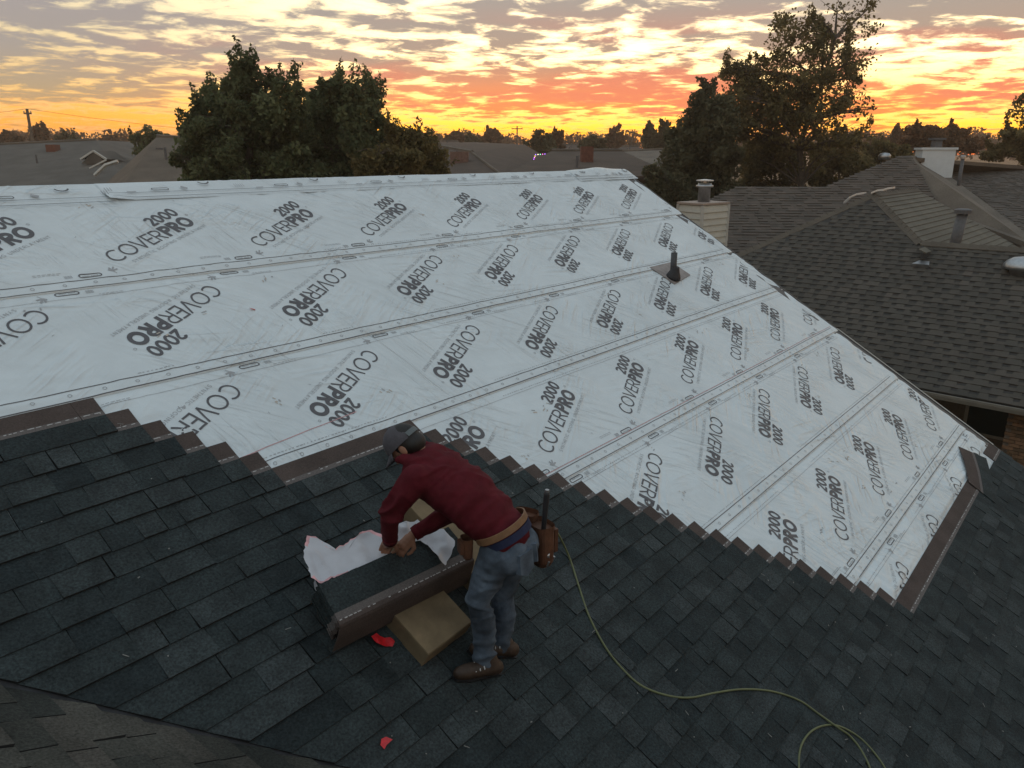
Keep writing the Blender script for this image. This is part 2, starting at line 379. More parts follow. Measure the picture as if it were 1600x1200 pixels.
class Print:
    def __init__(s, i): s.i = i; s.U = []; s.V = []; s.Z = []; s.f = []; s.m = []; s.n = 0
    def ribbon(s, pts, w, frame, m=0, step=.016):
        O, e1, e2 = frame; q = []
        for a, b in zip(pts, pts[1:]):
            L = math.hypot(b[0] - a[0], b[1] - a[1]); k = max(1, int(L / step))
            q += [(a[0] + (b[0] - a[0]) * j / k, a[1] + (b[1] - a[1]) * j / k) for j in range(k)]
        q.append(pts[-1]); closed = math.hypot(q[0][0] - q[-1][0], q[0][1] - q[-1][1]) < 1e-6
        b = len(s.U); s.n += 1; dz = .0024 + (s.n % 9) * .00012
        for j, p in enumerate(q):
            a, c = q[max(j - 1, 0)], q[min(j + 1, len(q) - 1)]
            if closed and j in (0, len(q) - 1): a, c = q[-2], q[1]
            t = (c[0] - a[0], c[1] - a[1]); l = math.hypot(*t) or 1; nx, ny = -t[1] / l * w / 2, t[0] / l * w / 2
            for sg in (1, -1):
                x, y = p[0] + nx * sg, p[1] + ny * sg
                s.U.append(O[0] + e1[0] * x + e2[0] * y); s.V.append(O[1] + e1[1] * x + e2[1] * y); s.Z.append(dz)
        for j in range(len(q) - 1): s.f.append((b + 2 * j, b + 2 * j + 1, b + 2 * j + 3, b + 2 * j + 2)); s.m.append(m)
    def text(s, t, x, y, cap, sw, frame, m=0, gap=.1, fit=None):
        tot = sum(glyph(c, sw)[0] + gap for c in t) - gap; k = cap if not fit else fit / tot
        for c in t:
            w, st = glyph(c, sw)
            for l in st: s.ribbon([(x + px * k, y + py * cap) for px, py in l], sw * cap, frame, m)
            x += (w + gap) * k
        return x
    def build(s, parent, ulim, vlim, hfun):
        if not s.f: return
        U, V = np.array(s.U), np.array(s.V); H = hfun(U, V) + np.array(s.Z)
        keep = [k for k, f in enumerate(s.f) if all(ulim[0] < U[j] < ulim[1] and vlim[0] < V[j] < vlim[1] for j in f)]
        mb = MB(); mb.v = [tuple(p) for p in roof_np(U, V, H)]; mb.f = [s.f[k] for k in keep]; mb.m = [s.m[k] for k in keep]; mb.tone = [0] * len(keep)
        return mb.build('print', [m_ink, m_ink2, m_chalk, m_stain], parent, True)
A26 = R(26)
def print_block(P, u0, v0, up):
    """one repeat of the printed pattern; (u0, v0) is the middle of its oval, up = +1 upright, -1 turned half round"""
    g = lambda du, dv: (u0 + up * du, v0 + up * dv)
    e1 = (up * math.cos(A26), -up * math.sin(A26)); e2 = (-up * math.sin(A26), -up * math.cos(A26))
    fr = (g(.245, -.105), e1, e2)
    x = P.text('COVER', 0, 0, .142, .105, fr, 0, .09)
    x2 = P.text('PRO', x + .004, 0, .142, .235, fr, 0, .055)
    P.text('2000', x2 - .345, .165, .118, .19, fr, 0, .04)
    P.text('SYNTHETIC ROOFING UNDERLAYMENT', .10, -.070, .030, .11, fr, 1, .30, fit=.90)
    P.ribbon(arc(x2 + .03, .13, .010, .010, 0, 360, 8), .004, fr, 1)
    fl = (g(0, 0), (up, 0), (0, -up))
    # long oval with a faint line of print inside
    ov = arc(.06, 0, .017, .017, -90, 90, 6) + arc(-.06, 0, .017, .017, 90, 270, 6); P.ribbon(ov + [ov[0]], .0085, fl, 0)
    for k in range(11):
        if k != 5: P.ribbon([(-.055 + k * .010, -.004), (-.055 + k * .010 + .006, -.004)], .008, fl, 1)
    # leaf mark
    for a, l in ((20, .045), (60, .055), (100, .045), (140, .03)):
        P.ribbon([(.165, .02), (.165 + l * math.cos(R(a)), .02 + l * math.sin(R(a)))], .013, fl, 1)
    P.ribbon([(.165, .02), (.185, -.012)], .005, fl, 1)
    # bar marks beside the oval
    for k in range(6): P.ribbon([(-.17 + k * .009, -.012), (-.17 + k * .009, .022)], .0045 if k % 2 else .003, fl, 1)
    for r_ in range(2):
        xx = -.36
        while xx < -.20:
            w = random.uniform(.012, .03); P.ribbon([(xx, .042 + r_ * .014), (xx + w, .042 + r_ * .014)], .004, fl, 1); xx += w + .008

# ------------------------------------------------------------------ the house being re-roofed
house = empty('roofed_house', (5, 4, 0), 'house with its long roof half white printed sheets, half new dark shingles', 'house')
RAKE, LEFT, EAVE, RIDGE = 11.30, -3.2, 3.0, -5.76
def valley_u(v): return .809 + (v + 1.907) / 1.17
dk = MB()
top = [(LEFT, RIDGE), (RAKE, RIDGE), (RAKE, EAVE), (valley_u(EAVE), EAVE), (valley_u(-5.2), -5.2), (LEFT, -5.2)]
dk.hexa([roof(u, v, -.16) for u, v in top], [roof(u, v, -.004) for u, v in top])
ridge_y = roof(0, RIDGE).y; ridge_z = roof(0, RIDGE).z
def back(u, s_, h=0):                                  # far slope: s_ metres down from the ridge
    return Vector((u, ridge_y + s_ * math.cos(TH) + h * math.sin(TH), ridge_z - s_ * math.sin(TH) + h * math.cos(TH)))
bq = [(LEFT, 0), (RAKE, 0), (RAKE, 8.7), (LEFT, 8.7)]
dk.hexa([back(u, s_, -.16) for u, s_ in bq], [back(u, s_, -.006) for u, s_ in bq])
# cross wing under the photographer
K0 = roof(1.233, -1.393)
def wing(y, s_, h=0):                                  # s_ metres down-slope from the wing ridge, heading +X
    x = -1.5 + s_ * math.cos(TH) + h * math.sin(TH)
    return Vector((x, y, K0.z - (-1.5 - K0.x) * math.tan(TH) - s_ * math.sin(TH) + h * math.cos(TH)))
KV = K0.x + K0.y                                       # the valley is y = KV - x in plan
def wing_s(x): return (x + 1.5) / math.cos(TH)
wq = [(KV + 1.5, 0), (-7, 0), (-7, wing_s(5.0)), (KV - 5.0, wing_s(5.0))]
dk.hexa([wing(y, s_, -.16) for y, s_ in wq], [wing(y, s_, -.004) for y, s_ in wq])
wl = [Vector((2 * -1.5 - wing(y, s_).x, y, wing(y, s_).z)) for y, s_ in wq]
dk.hexa([p - Vector((0, 0, .18)) for p in wl], wl)
dk.build('roof_deck', m_deck, house)
wm = MB()
ey, by, zt = roof(0, EAVE - .45).y, back(0, 8.2).y, 2.35
def wall_ring(pts, z0, z1):
    for a, b in zip(pts, pts[1:] + pts[:1]): wm.face([(a[0], a[1], z0), (b[0], b[1], z0), (b[0], b[1], z1), (a[0], a[1], z1)])
wall_ring([(LEFT + .3, ey), (RAKE - .3, ey), (RAKE - .3, by), (LEFT + .3, by)], 0, zt)
wall_ring([(-7.6, -6.6), (4.4, -6.6), (4.4, ey + .1), (-7.6, ey + .1)], 0, zt)
for x in (LEFT + .3, RAKE - .3): wm.face([(x, ey, zt), (x, by, zt), (x, ridge_y, ridge_z - .25)])
wm.build('wall', m_brick, house)

# drip edge and fascia down the right rake
de = MB()
def rake_strip(v0, v1, u0, u1, h0, h1):
    de.hexa([roof(u, v, h0) for u, v in ((u0, v0), (u1, v0), (u1, v1), (u0, v1))], [roof(u, v, h1) for u, v in ((u0, v0), (u1, v0), (u1, v1), (u0, v1))])
rake_strip(-5.76, 3.0, 11.12, 11.31, -.002, .010)
rake_strip(-5.76, 3.0, 11.31, 11.335, -.17, .018)
de.build('drip_edge', m_drip, house)
ce = MB(); ce.hexa([roof(u, v, .0185) for u, v in ((11.315, -1.5), (11.337, -1.5), (11.337, .98), (11.315, .98))], [roof(u, v, .024) for u, v in ((11.315, -1.5), (11.337, -1.5), (11.337, .98), (11.315, .98))])
ce.build('drip_edge_lip', m_trimw, house)

# underlayment sheets
def build_sheet(i):
    top, bot = SEAM[i - 1] - .09, SEAM[i]
    if i == 1: top = SEAM[0] + .01
    u1 = 11.312 if i <= 4 else 11.19
    u0 = -.6 if i <= 3 else {4: 2.4, 5: 4.0, 6: 5.0, 7: 6.0}[i]
    us = np.linspace(u0, u1, int((u1 - u0) / .021)); vs = np.linspace(top, bot, int((bot - top) / .021))
    UU, VV = np.meshgrid(us, vs)
    edge = np.clip((UU - (u1 - .25)) / .25, 0, 1)
    UU = UU + edge * .035 * (vn(VV * 3.1, VV * 0 + i, 40) - .8)
    H = sheet_h(i, UU.ravel(), VV.ravel()) + (.012 * edge.ravel() * vn(UU.ravel() * 6, VV.ravel() * 6, 41))
    P = roof_np(UU.ravel(), VV.ravel(), H); nu, nv = len(us), len(vs)
    idx = np.arange(nu * nv).reshape(nv, nu)
    f = np.stack([idx[:-1, :-1], idx[1:, :-1], idx[1:, 1:], idx[:-1, 1:]], -1).reshape(-1, 4)
    # lower lip so the lap has an edge
    lip = roof_np(UU[-1], VV[-1] + .001, np.full(nu, .001)); lf = [(int(idx[-1, j]), nu * nv + j, nu * nv + j + 1, int(idx[-1, j + 1])) for j in range(nu - 1)]
    me = bpy.data.meshes.new('underlayment_sheet'); me.from_pydata(np.vstack([P, lip]).tolist(), [], f.tolist() + lf); me.materials.append(m_paper)
    me.polygons.foreach_set('use_smooth', [True] * len(me.polygons))
    o = bpy.data.objects.new('underlayment_sheet', me); COL.objects.link(o); attach(o, house)
    return o, u0, u1, top, bot
UP = {1: 1, 2: -1, 3: -1, 4: 1, 5: -1, 6: 1, 7: -1}
PH = {1: 2.385, 2: 2.157, 3: 1.708, 4: 4.45, 5: 5.62, 6: 6.3, 7: 7.0}
PERIOD = 1.233
def fix_phases():
    # ovals seen on the lower sheets give their phase
    PH[5] = uv_of(800 + .5 * 440, 600 + .5 * 162)[0]
    PH[6] = uv_of(800 + .5 * 1170, 600 + .5 * 405)[0]
    PH[7] = uv_of(800 + .5 * 1180, 600 + .5 * 493)[0]
    PH[4] = uv_of(800 + .5 * 358, 600 + .5 * 152)[0]
fix_phases()
for i in range(1, 8):
    o, u0, u1, top, bot = build_sheet(i)
    P = Print(i); up = UP[i]
    v0 = SEAM[i] - .135 if up == 1 else SEAM[i - 1] + .030
    k0 = int((u0 - PH[i]) / PERIOD) - 2
    for k in range(k0, k0 + 16):
        uc = PH[i] + k * PERIOD
        if u0 - 1.4 < uc < u1 + 1.4: print_block(P, uc, v0, up)
    flat = ((0, 0), (1, 0), (0, 1))
    P.ribbon([(u0, SEAM[i] - .092), (u1, SEAM[i] - .092)], .0065, flat, 0, .03)
    P.ribbon([(u0, SEAM[i] - .012), (u1, SEAM[i] - .012)], .009 if i in (2, 3) else .006, flat, 0, .03)
    if i > 1: P.ribbon([(u0, SEAM[i - 1] + .088), (u1, SEAM[i - 1] + .088)], .003, flat, 1, .03)
    if i in (4,): P.ribbon([(u0, SEAM[i] - .115), (u1, SEAM[i] - .115)], .006, flat, 2, .03)
    if i == 3: P.ribbon([(2.2, -2.62), (3.4, -2.70)], .006, flat, 2, .03)
    uu = u0 + .1
    while uu < u1 - .05:
        P.ribbon(arc(uu, SEAM[i] - .052, .012, .011, 0, 360, 8), .004, flat, 1, .05)
        uu += .206
    uu = u0
    while uu < u1:                                          # faint runs of fine print beside the laps
        for vv in (SEAM[i] - .118, SEAM[i - 1] + .062):
            if i == 1 and vv < SEAM[1] - .5: continue
            if vn(np.array([uu * 1.3]), np.array([vv]), 50)[0] > .42: P.ribbon([(uu, vv), (uu + random.uniform(.008, .022), vv)], .0055, flat, 1, .05)
        uu += .029
    for _ in range(9):                                     # smudges left by boots and hands
        a, b = random.uniform(u0, u1), random.uniform(top + .2, bot - .2); t = random.uniform(0, 6.28)
        for q_ in range(random.randint(2, 5)):
            aa, bb = a + random.gauss(0, .03), b + random.gauss(0, .02); P.ribbon([(aa, bb), (aa + random.uniform(.015, .05) * math.cos(t), bb + random.uniform(.01, .03) * math.sin(t))], random.uniform(.004, .014), flat, random.choice((1, 3, 3)))
    for _ in range(7):                                     # stray scuffs and specks
        a, b = random.uniform(u0, u1), random.uniform(top + .2, bot - .2); t = random.uniform(0, 6.28)
        P.ribbon([(a, b), (a + .02 * math.cos(t), b + .02 * math.sin(t))], .004, flat, 1)
    lo = top + .09 if i > 1 else top
    P.build(o, (u0, u1 - .02), (lo + .004, bot), lambda a, b, i=i: sheet_h(i, a, b))
# far slope is sheeted too
bs = MB()
for k in range(8): bs.hexa([back(u, s_, .001) for u, s_ in ((-.6, k * 1.02), (11.3, k * 1.02), (11.3, k * 1.02 + 1.06), (-.6, k * 1.02 + 1.06))],
                           [back(u, s_, h) for u, s_, h in ((-.6, k * 1.02, .003), (11.3, k * 1.02, .003), (11.3, k * 1.02 + 1.06, .008), (-.6, k * 1.02 + 1.06, .008))])
bs.build('underlayment_sheet', m_paper, house)
# ridge cap sheets folded over the top
def cap_sheet(u0, u1, low, base, bulge, text):
    nu = int((u1 - u0) / .03); prof = np.linspace(-1, 1, 25)
    V, F = [], []
    for a in range(nu + 1):
        u = u0 + (u1 - u0) * a / nu
        for b, t in enumerate(prof):
            d = abs(t) * low(u); lift = base + .006 * float(vn(np.array([u * 3.0]), np.array([t * 3 + 8]), 44)[0]) + bulge(u, t) - .03 * max(0, .25 - abs(t))
            V.append(roof(u, RIDGE + d, lift) if t < 0 else back(u, d, lift))
    n = len(prof)
    for a in range(nu):
        for b in range(n - 1): i = a * n + b; F.append((i, i + n, i + n + 1, i + 1))
    me = bpy.data.meshes.new('ridge_sheet'); me.from_pydata([tuple(p) for p in V], [], F); me.materials.append(m_paper)
    me.polygons.foreach_set('use_smooth', [True] * len(F))
    o = bpy.data.objects.new('ridge_sheet', me); COL.objects.link(o); attach(o, house)
    P = Print(0); flat = ((0, 0), (1, 0), (0, 1)); lo = RIDGE + low((u0 + u1) / 2)
    for off, w, m in ((-.018, .006, 0), (-.085, .005, 0)): P.ribbon([(u0, lo + off), (u1, lo + off)], w, flat, m, .03)
    k = math.ceil((u0 - 2.9) / PERIOD); uc = 2.9 + k * PERIOD
    if text:
        for kk in range(-1, 12):
            uc = 2.2 + kk * PERIOD
            ov = arc(uc + .06, lo - .125, .015, .015, -90, 90, 6) + arc(uc - .06, lo - .125, .015, .015, 90, 270, 6); P.ribbon(ov + [ov[0]], .008, flat, 0)
            P.ribbon([(uc + .2, lo - .15), (uc + .25, lo - .12)], .03, flat, 1); P.ribbon([(uc - .3, lo - .10), (uc - .22, lo - .10)], .012, flat, 1)
            P.ribbon(arc(uc + .45, lo - .235, .055, .05, 20, 160, 8), .014, flat, 0)
            for kq in range(5): P.ribbon([(uc - .5 + kq * .022, lo - .17), (uc - .5 + kq * .022, lo - .12)], .006, flat, 1)
    hf = lambda a, b: base + .016 + np.array([max(0.0, bulge(float(x), -abs(float(y) - RIDGE) / low(float(x)))) for x, y in zip(a, b)])
    P.build(o, (u0 + .02, u1 - .02), (RIDGE + .02, lo), hf)
cap_sheet(-.6, 3.02, lambda u: .31, .007, lambda u, t: 0, True)
cap_sheet(2.95, 11.34, lambda u: .27, .010, lambda u, t: .035 * max(0, 1 - (u - 2.95) / .22) * max(0, (abs(t) - .55) / .45), True)
cap_sheet(9.75, 11.42, lambda u: .30, .015, lambda u, t: .04 * math.exp(-((u - 10.6) / .45) ** 2) * (1 - abs(t)) + .004 * math.sin(u * 9), True)

# ------------------------------------------------------------------ shingles on the main slope
B0 = .016
pieces = []                                            # (centre, quads) for later choice of the largest
def tab_piece(u0, u1, vt, vb, hb, tone, cut=False):
    a, b = random.uniform(-.006, .006), random.uniform(-.006, .006)
    if cut: a = 0
    ut = valley_u(vt) if cut else u0
    tl, tr = roof(ut, vt, B0 + .001), roof(u1, vt, B0 + .001); j = random.uniform(-.002, .003)
    bl, br = (u0 + a, vb + j), (u1 + b, vb + j)
    pieces.append(dict(c=roof((u0 + u1) / 2, vb - .08), tone=tone,
                       b=[roof(ut, vt, 0), roof(*bl, 0), roof(*br, 0), roof(u1, vt, 0)], t=[tl, roof(*bl, hb), roof(*br, hb), tr]))
k = 0
while T(k) + .32 < EAVE + .05:
    vb = T(k) + .32; vt = vb - EXPO - .012; ue = end_u(k); u = max(-1.5, valley_u(vb)); first = u > -1.5
    raised = k % 2 == 0; run = random.uniform(.3, .5)
    while u < ue - .01:
        w = random.choice((.10, .13, .16, .19, .22, .26)) * random.uniform(.92, 1.08)
        if first: w += .16
        u1 = min(u + w, ue)
        if ue - u1 < .07: u1 = ue
        raised = not raised if random.random() < .8 else raised
        tone = min(1, max(0, random.gauss(.60 if raised else .36, .20)))
        mid = roof((u + u1) / 2, vb - .08)
        if in_view(mid, 160) : tab_piece(u, u1 - (.005 if raised else -.001), vt, vb, B0 + (.0165 if raised else .0085), tone, first)
        u = u1; first = False
    k += 1
def head_piece(u0, u1, k, name='shingle_headlap', skew=0):
    mb = MB(); t = T(k); w = u1 - u0
    def P(x, y, h): return roof(u0 + x, t + y, h)
    h0, h1 = B0 - .004, B0 + .0015
    mb.hexa([P(0, 0, 0), P(0, .172, 0), P(w, .172, 0), P(w, 0, 0)], [P(0, 0, h0), P(0, .172, h1), P(w, .172, h1), P(w, 0, h0)], 0, False)
    mb.face([P(.002, .128, h1 - .0002), P(.002, .164, h1 + .001), P(w - .002, .164, h1 + .001), P(w - .002, .128, h1 - .0002)], 1)
    x = random.uniform(.0, .03)
    while x < w - .02:
        l = min(random.uniform(.012, .04), w - x - .004); y = .134 + random.uniform(-.0015, .0015)
        if random.random() < .8: mb.face([P(x, y, h1 + .0012), P(x, y + .006, h1 + .0014), P(x + l, y + .006, h1 + .0014), P(x + l, y, h1 + .0012)], 2)
        x += l + random.uniform(.008, .03)
    for _ in range(max(1, int(w * 3))):
        a = random.uniform(.01, w - .02); b = random.uniform(.12, .16); s_ = random.uniform(.003, .007)
        mb.face([P(a, b, h1 + .002), P(a, b + s_, h1 + .002), P(a + s_, b + s_, h1 + .002), P(a + s_, b, h1 + .002)], 2)
    return mb.build(name, [m_head, m_nail, m_seal], house)
for k in range(0, 29):
    ua, ub = (end_u(k - 1) if k else -1.2), end_u(k)
    if k == 28: ub = 10.35
    u = ua - .012
    while u < ub - .01:
        l = ub if ub - u < 1.02 else u + .985
        head_piece(u, min(l, ub) - .002, k); u = l
head_piece(10.86, 11.32, 28)
# the shingles already run up the rake at the far corner
for kk, (a, b) in {27: (10.93, 11.30)}.items():
    pass
# wing shingles (older, lighter) under the photographer
SW0 = .0
for k in range(0, 40):
    sb = .12 + k * .15
    xk = wing(0, sb).x; y = KV - xk - .012
    while y > -1.2:
        w = random.choice((.16, .2, .24, .3)); a = y - w
        mid = wing((y + a) / 2, sb - .08)
        if in_view(mid, 200):
            hb = .012 + random.choice((0, .008)); y_t = y + (.15 * math.cos(TH) if y > KV - xk - .02 else 0)
            pieces.append(dict(c=mid, tone=min(1, max(0, random.gauss(.5, .36))), wing=True,
                               b=[wing(y_t, sb - .16, 0), wing(a + .009, sb - .16, 0), wing(a + .009, sb, 0), wing(y, sb, 0)],
                               t=[wing(y_t, sb - .16, .001), wing(a + .009, sb - .16, .001), wing(a + .009, sb, hb), wing(y, sb, hb)]))
        y = a
pieces.sort(key=lambda p: ((p['c'] - CAM).length + (0 if in_view(p['c'], 20) else 50)))
st = MB()
for n, p in enumerate(pieces):
    if n < 290 or p.get('wing'):
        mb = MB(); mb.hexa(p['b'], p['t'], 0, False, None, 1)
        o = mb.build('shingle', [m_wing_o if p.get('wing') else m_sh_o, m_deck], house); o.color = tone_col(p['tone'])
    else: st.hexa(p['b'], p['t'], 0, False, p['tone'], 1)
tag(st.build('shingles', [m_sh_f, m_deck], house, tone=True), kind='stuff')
# metal line in the valley
vm = MB()
vp = [(valley_u(v), v) for v in (-3.2, EAVE)]
vm.hexa([roof(u + d, v, h) for (u, v), d, h in ((vp[0], -.035, .002), (vp[1], -.035, .002), (vp[1], .004, .002), (vp[0], .004, .002))], [roof(u + d, v, .012) for (u, v), d in ((vp[0], -.035), (vp[1], -.035), (vp[1], .004), (vp[0], .004))])
vm.build('valley_lining', m_black, house)
# dust, granules and nail scraps lying on the new shingles
m_dust = material('pale dust and scraps', (.22, .215, .20), .9, .4, 60)
db = MB()
for _ in range(240):
    u, v = random.uniform(.6, 10), random.uniform(-3.2, 2.8); k = math.floor((v - T(0)) / EXPO)
    if u > end_u(k) - .1 or u < valley_u(v) + .1: continue
    c = roof(u, v, B0 + .019); t = random.uniform(0, 6.28); l, w = random.choice(((.004, .003), (.006, .003), (.009, .0025), (.016, .002), (.003, .003)))
    x, y = RU * math.cos(t) + RV * math.sin(t), RV * math.cos(t) - RU * math.sin(t); db.hexa([c - x * l - y * w, c + x * l - y * w, c + x * l + y * w, c - x * l + y * w], [p + RN * .0015 for p in (c - x * l - y * w, c + x * l - y * w, c + x * l + y * w, c - x * l + y * w)])
tag(db.build('dust', m_dust, house), kind='stuff')
# vent boot standing on the sheets
def vent_boot():
    q = [uv_of(1014, 419), uv_of(1048, 411), uv_of(1077, 432), uv_of(1053, 446)]
    pl = MB(); pl.hexa([roof(u, v, .012) for u, v in q], [roof(u, v, .018 + .012 * (i in (2, 3))) for i, (u, v) in enumerate(q)])
    o = pl.build('vent_flashing', material('weathered flashing plate', (.27, .235, .22), .55, .3, 12), house)
    u, v = uv_of(1050, 437); b = roof(u, v, .02)
    cone = MB(); cone.lathe(b, (RN + Vector((0, 0, 1.2))), [(.10, 0), (.095, .03), (.082, .06), (.058, .11), (.048, .14), (.044, .16)], 20)
    cone.build('rubber_boot', m_black, o, True)
    pp = MB(); pp.lathe(b + Vector((0, 0, .02)), (0, 0, 1), [(.040, 0), (.040, .31), (.034, .31), (.034, .25)], 16)
    pp.build('pipe', material('dark vent pipe', (.06, .062, .068), .6), o, True)
vent_boot()

# ------------------------------------------------------------------ loose shingle on the far corner
def loose_shingle(pts, label):
    a, b, c, d = [Vector((*uv_of(*p, .03), 0)) for p in pts]
    t = empty('loose_shingle', roof(a.x, a.y, .02), label, 'shingle')
    def strip(f0, f1, name, m, lift):
        mb = MB(); n = 6; lo, hi = [], []
        for i in range(n + 1):
            x = i / n
            p, q = a.lerp(d, x), b.lerp(c, x)
            for f in (f0, f1):
                z = p.lerp(q, f); lo.append(roof(z.x, z.y, .022 + lift + .02 * math.sin(x * 3)));
        for i in range(n):
            r_ = [lo[2 * i], lo[2 * i + 1], lo[2 * i + 3], lo[2 * i + 2]]
            mb.hexa(r_, [p + RN * .005 for p in r_])
        mb.build(name, m, t)
    strip(0, .46, 'headlap', m_head, 0); strip(.46, .56, 'nail_strip', m_nail, .001); strip(.56, 1, 'tab', m_sh_o, .003)
loose_shingle([(1498, 697), (1541, 716), (1555, 786), (1514, 753)], 'loose shingle lying askew at the far lower corner of the white sheets')

# ------------------------------------------------------------------ bundle, blocks, wrapper, scraps
def roof_box(mb, pts, h0, h1, m=0):
    mb.hexa([roof(u, v, h0) for u, v in pts], [roof(u, v, h1) for u, v in pts], m)
m_tan = material('tan kraft block', (.205, .150, .085), .85, .18, 9, .2, 50, blot=(5, .25))
def block(pts, h0, h1, label):
    t = MB(); c = Vector((sum(p[0] for p in pts) / 4, sum(p[1] for p in pts) / 4, 0))
    ins = [tuple(c.xy + (Vector(p) - c.xy) * .985) for p in pts]
    i = len(t.v)
    t.hexa([roof(u, v, h0) for u, v in pts], [roof(u, v, h1 - .008) for u, v in pts])
    t.hexa([roof(u, v, h1 - .008) for u, v in pts], [roof(u, v, h1) for u, v in ins], 0, False)
    o = t.build('tan_block', m_tan, loc=roof(c.x, c.y, h0))
    return tag(o, label, 'block', 'tan blocks under the open bundle')
block([(2.46, -1.66), (2.49, -.91), (2.86, -.925), (2.83, -1.68)], .014, .135, 'tan block poking out below the open bundle beside the worker\'s boot')
block([(3.06, -1.80), (3.08, -1.02), (3.36, -1.03), (3.34, -1.81)], .014, .155, 'tan block lying above the open bundle under the worker\'s arms')
BH0, BH1 = .137, .285
BQ = [uv_of(*p, BH1) for p in ((497, 912), (531, 974), (741, 872), (700, 822))]
def bundle():
    cu, cv = sum(p[0] for p in BQ) / 4, sum(p[1] for p in BQ) / 4
    b = empty('shingle_bundle', roof(cu, cv, BH0), 'opened stack of dark shingles with a brown strip in front of the worker', 'shingle bundle')
    a, bb, c, d = [Vector(p) for p in BQ]; n = 12
    for i in range(n):
        mb = MB(); h0 = BH0 + (BH1 - BH0) * i / n; h1 = BH0 + (BH1 - BH0) * (i + .86) / n
        jx, jy = random.uniform(-.008, .008), random.uniform(-.007, .007)
        def q(s_, t_, h): p = a.lerp(d, s_).lerp(bb.lerp(c, s_), t_); return roof(p.x + jx, p.y + jy, h)
        fl = i % 2
        sp = [(0, .74, 0), (.74, .90, 1), (.90, 1, 2)]
        ns = 8
        for t0, t1, m in sp:
            for k in range(ns):
                s0, s1 = k / ns, (k + 1) / ns
                sag = lambda s_, t_: -.03 * max(0, t_ - .75) - .006 * math.sin(3.1 * s_)
                e = .0012 * (m == 0) * (k % 2)
                mb.hexa([q(s, t, h0 + sag(s, t)) for s, t in ((s0, t0), (s0, t1), (s1, t1), (s1, t0))],
                        [q(s, t, h1 + e + sag(s, t)) for s, t in ((s0, t0), (s0, t1), (s1, t1), (s1, t0))], m)
        if i == n - 1:
            x = .01
            while x < .97:
                l = random.uniform(.01, .035)
                if random.random() < .85:
                    t_ = .90
                    mb.face([q(s, t, h1 + sag(s, t) + .0012) for s, t in ((x, t_), (x, t_ + .022), (x + l, t_ + .022), (x + l, t_))], 3)
                x += l + random.uniform(.006, .02)
            hb = BH0 - .055                                # the top shingle is bent down over the front of the stack
            prof = [(1.0, h1 - .0075), (1.035, h1 - .020), (1.075, h1 - .055), (1.11, (h1 + hb) / 2), (1.15, hb)]
            for (t0, z0), (t1, z1) in zip(prof, prof[1:]):
                for k in range(ns):
                    s0, s1 = k / ns, (k + 1) / ns; d0, d1 = -.006 * math.sin(3.1 * s0), -.006 * math.sin(3.1 * s1)
                    mb.hexa([q(s0, t0 - .02, z0 - .004 + d0), q(s0, t1 - .02, z1 - .004 + d0), q(s1, t1 - .02, z1 - .004 + d1), q(s1, t0 - .02, z0 - .004 + d1)], [q(s0, t0, z0 + d0), q(s0, t1, z1 + d0), q(s1, t1, z1 + d1), q(s1, t0, z0 + d1)], 2)
        o = mb.build('shingle', [m_sh_o, m_nail, m_head, m_seal], b); o.color = tone_col(.35)
    return b
bundle()
m_film = material('white plastic film', (.62, .62, .66), .35, .06, 6, .25, 22, spec=.5, trans=.15)
m_pink = material('pink film edge', (.75, .40, .42), .4, .3, 12)
def film(name, outline, hfun, label, cat, grid=None, edge_pink=True, mats=None):
    """crumpled sheet: fan of rings from the centre of an outline in roof coordinates"""
    pts = [Vector(p) for p in outline]; dense = []
    for p, q in zip(pts, pts[1:] + pts[:1]):
        L = max(1, int((q - p).length / .018))
        for k in range(L):
            x = p.lerp(q, k / L); nrm = Vector((-(q - p).y, (q - p).x)).normalized(); dense.append(x + nrm * random.uniform(-.006, .006))
    c = sum(dense, Vector((0, 0))) / len(dense); n = len(dense); rings = 12
    U, V = [], []
    for r_ in range(1, rings + 1):
        for p in dense: x = c.lerp(p, r_ / rings); U.append(x.x); V.append(x.y)
    U, V = np.array(U), np.array(V)
    H = hfun(U, V)
    H = H + .026 * (1 - np.abs(2 * vn(U * 14 + V * 5, V * 6 - U * 4, 61) - 1)) ** 2 + .012 * vn(U * 9, V * 9, 62) + .004 * vn(U * 40, V * 40, 63)
    P = roof_np(U, V, H).tolist(); cen = roof(c.x, c.y, float(H[:n].mean())); P.append(tuple(cen)); F = []; Mi = []
    for r_ in range(rings - 1):
        for j in range(n):
            F.append((r_ * n + j, (r_ + 1) * n + j, (r_ + 1) * n + (j + 1) % n, r_ * n + (j + 1) % n))
            Mi.append(1 if edge_pink and r_ >= rings - 2 and vn(np.array([j * .09]), np.array([1.]), 64)[0] > .52 else 0)
    for j in range(n): F.append((len(P) - 1, j, (j + 1) % n)); Mi.append(0)
    me = bpy.data.meshes.new(name); me.from_pydata(P, [], F)
    for m in (mats or [m_film, m_pink]): me.materials.append(m)
    me.polygons.foreach_set('material_index', Mi); me.polygons.foreach_set('use_smooth', [True] * len(F))
    o = bpy.data.objects.new(name, me); o.data.transform(Matrix.Translation(-cen)); o.location = cen; COL.objects.link(o)
    return tag(o, label, cat)
wr = [uv_of(x, y, .24) for x, y in ((481, 834), (494, 836), (514, 856), (524, 858), (566, 832), (580, 829), (592, 836), (606, 846), (608, 872), (560, 890), (497, 914), (484, 905), (482, 892), (475, 864))]
film('plastic_wrapper', wr, lambda u, v: np.full_like(u, .215) + .05 * np.clip((v + 1.66) / .25, 0, 1), 'torn white plastic wrapper with pink edges spread beside the worker\'s hands', 'wrapper')
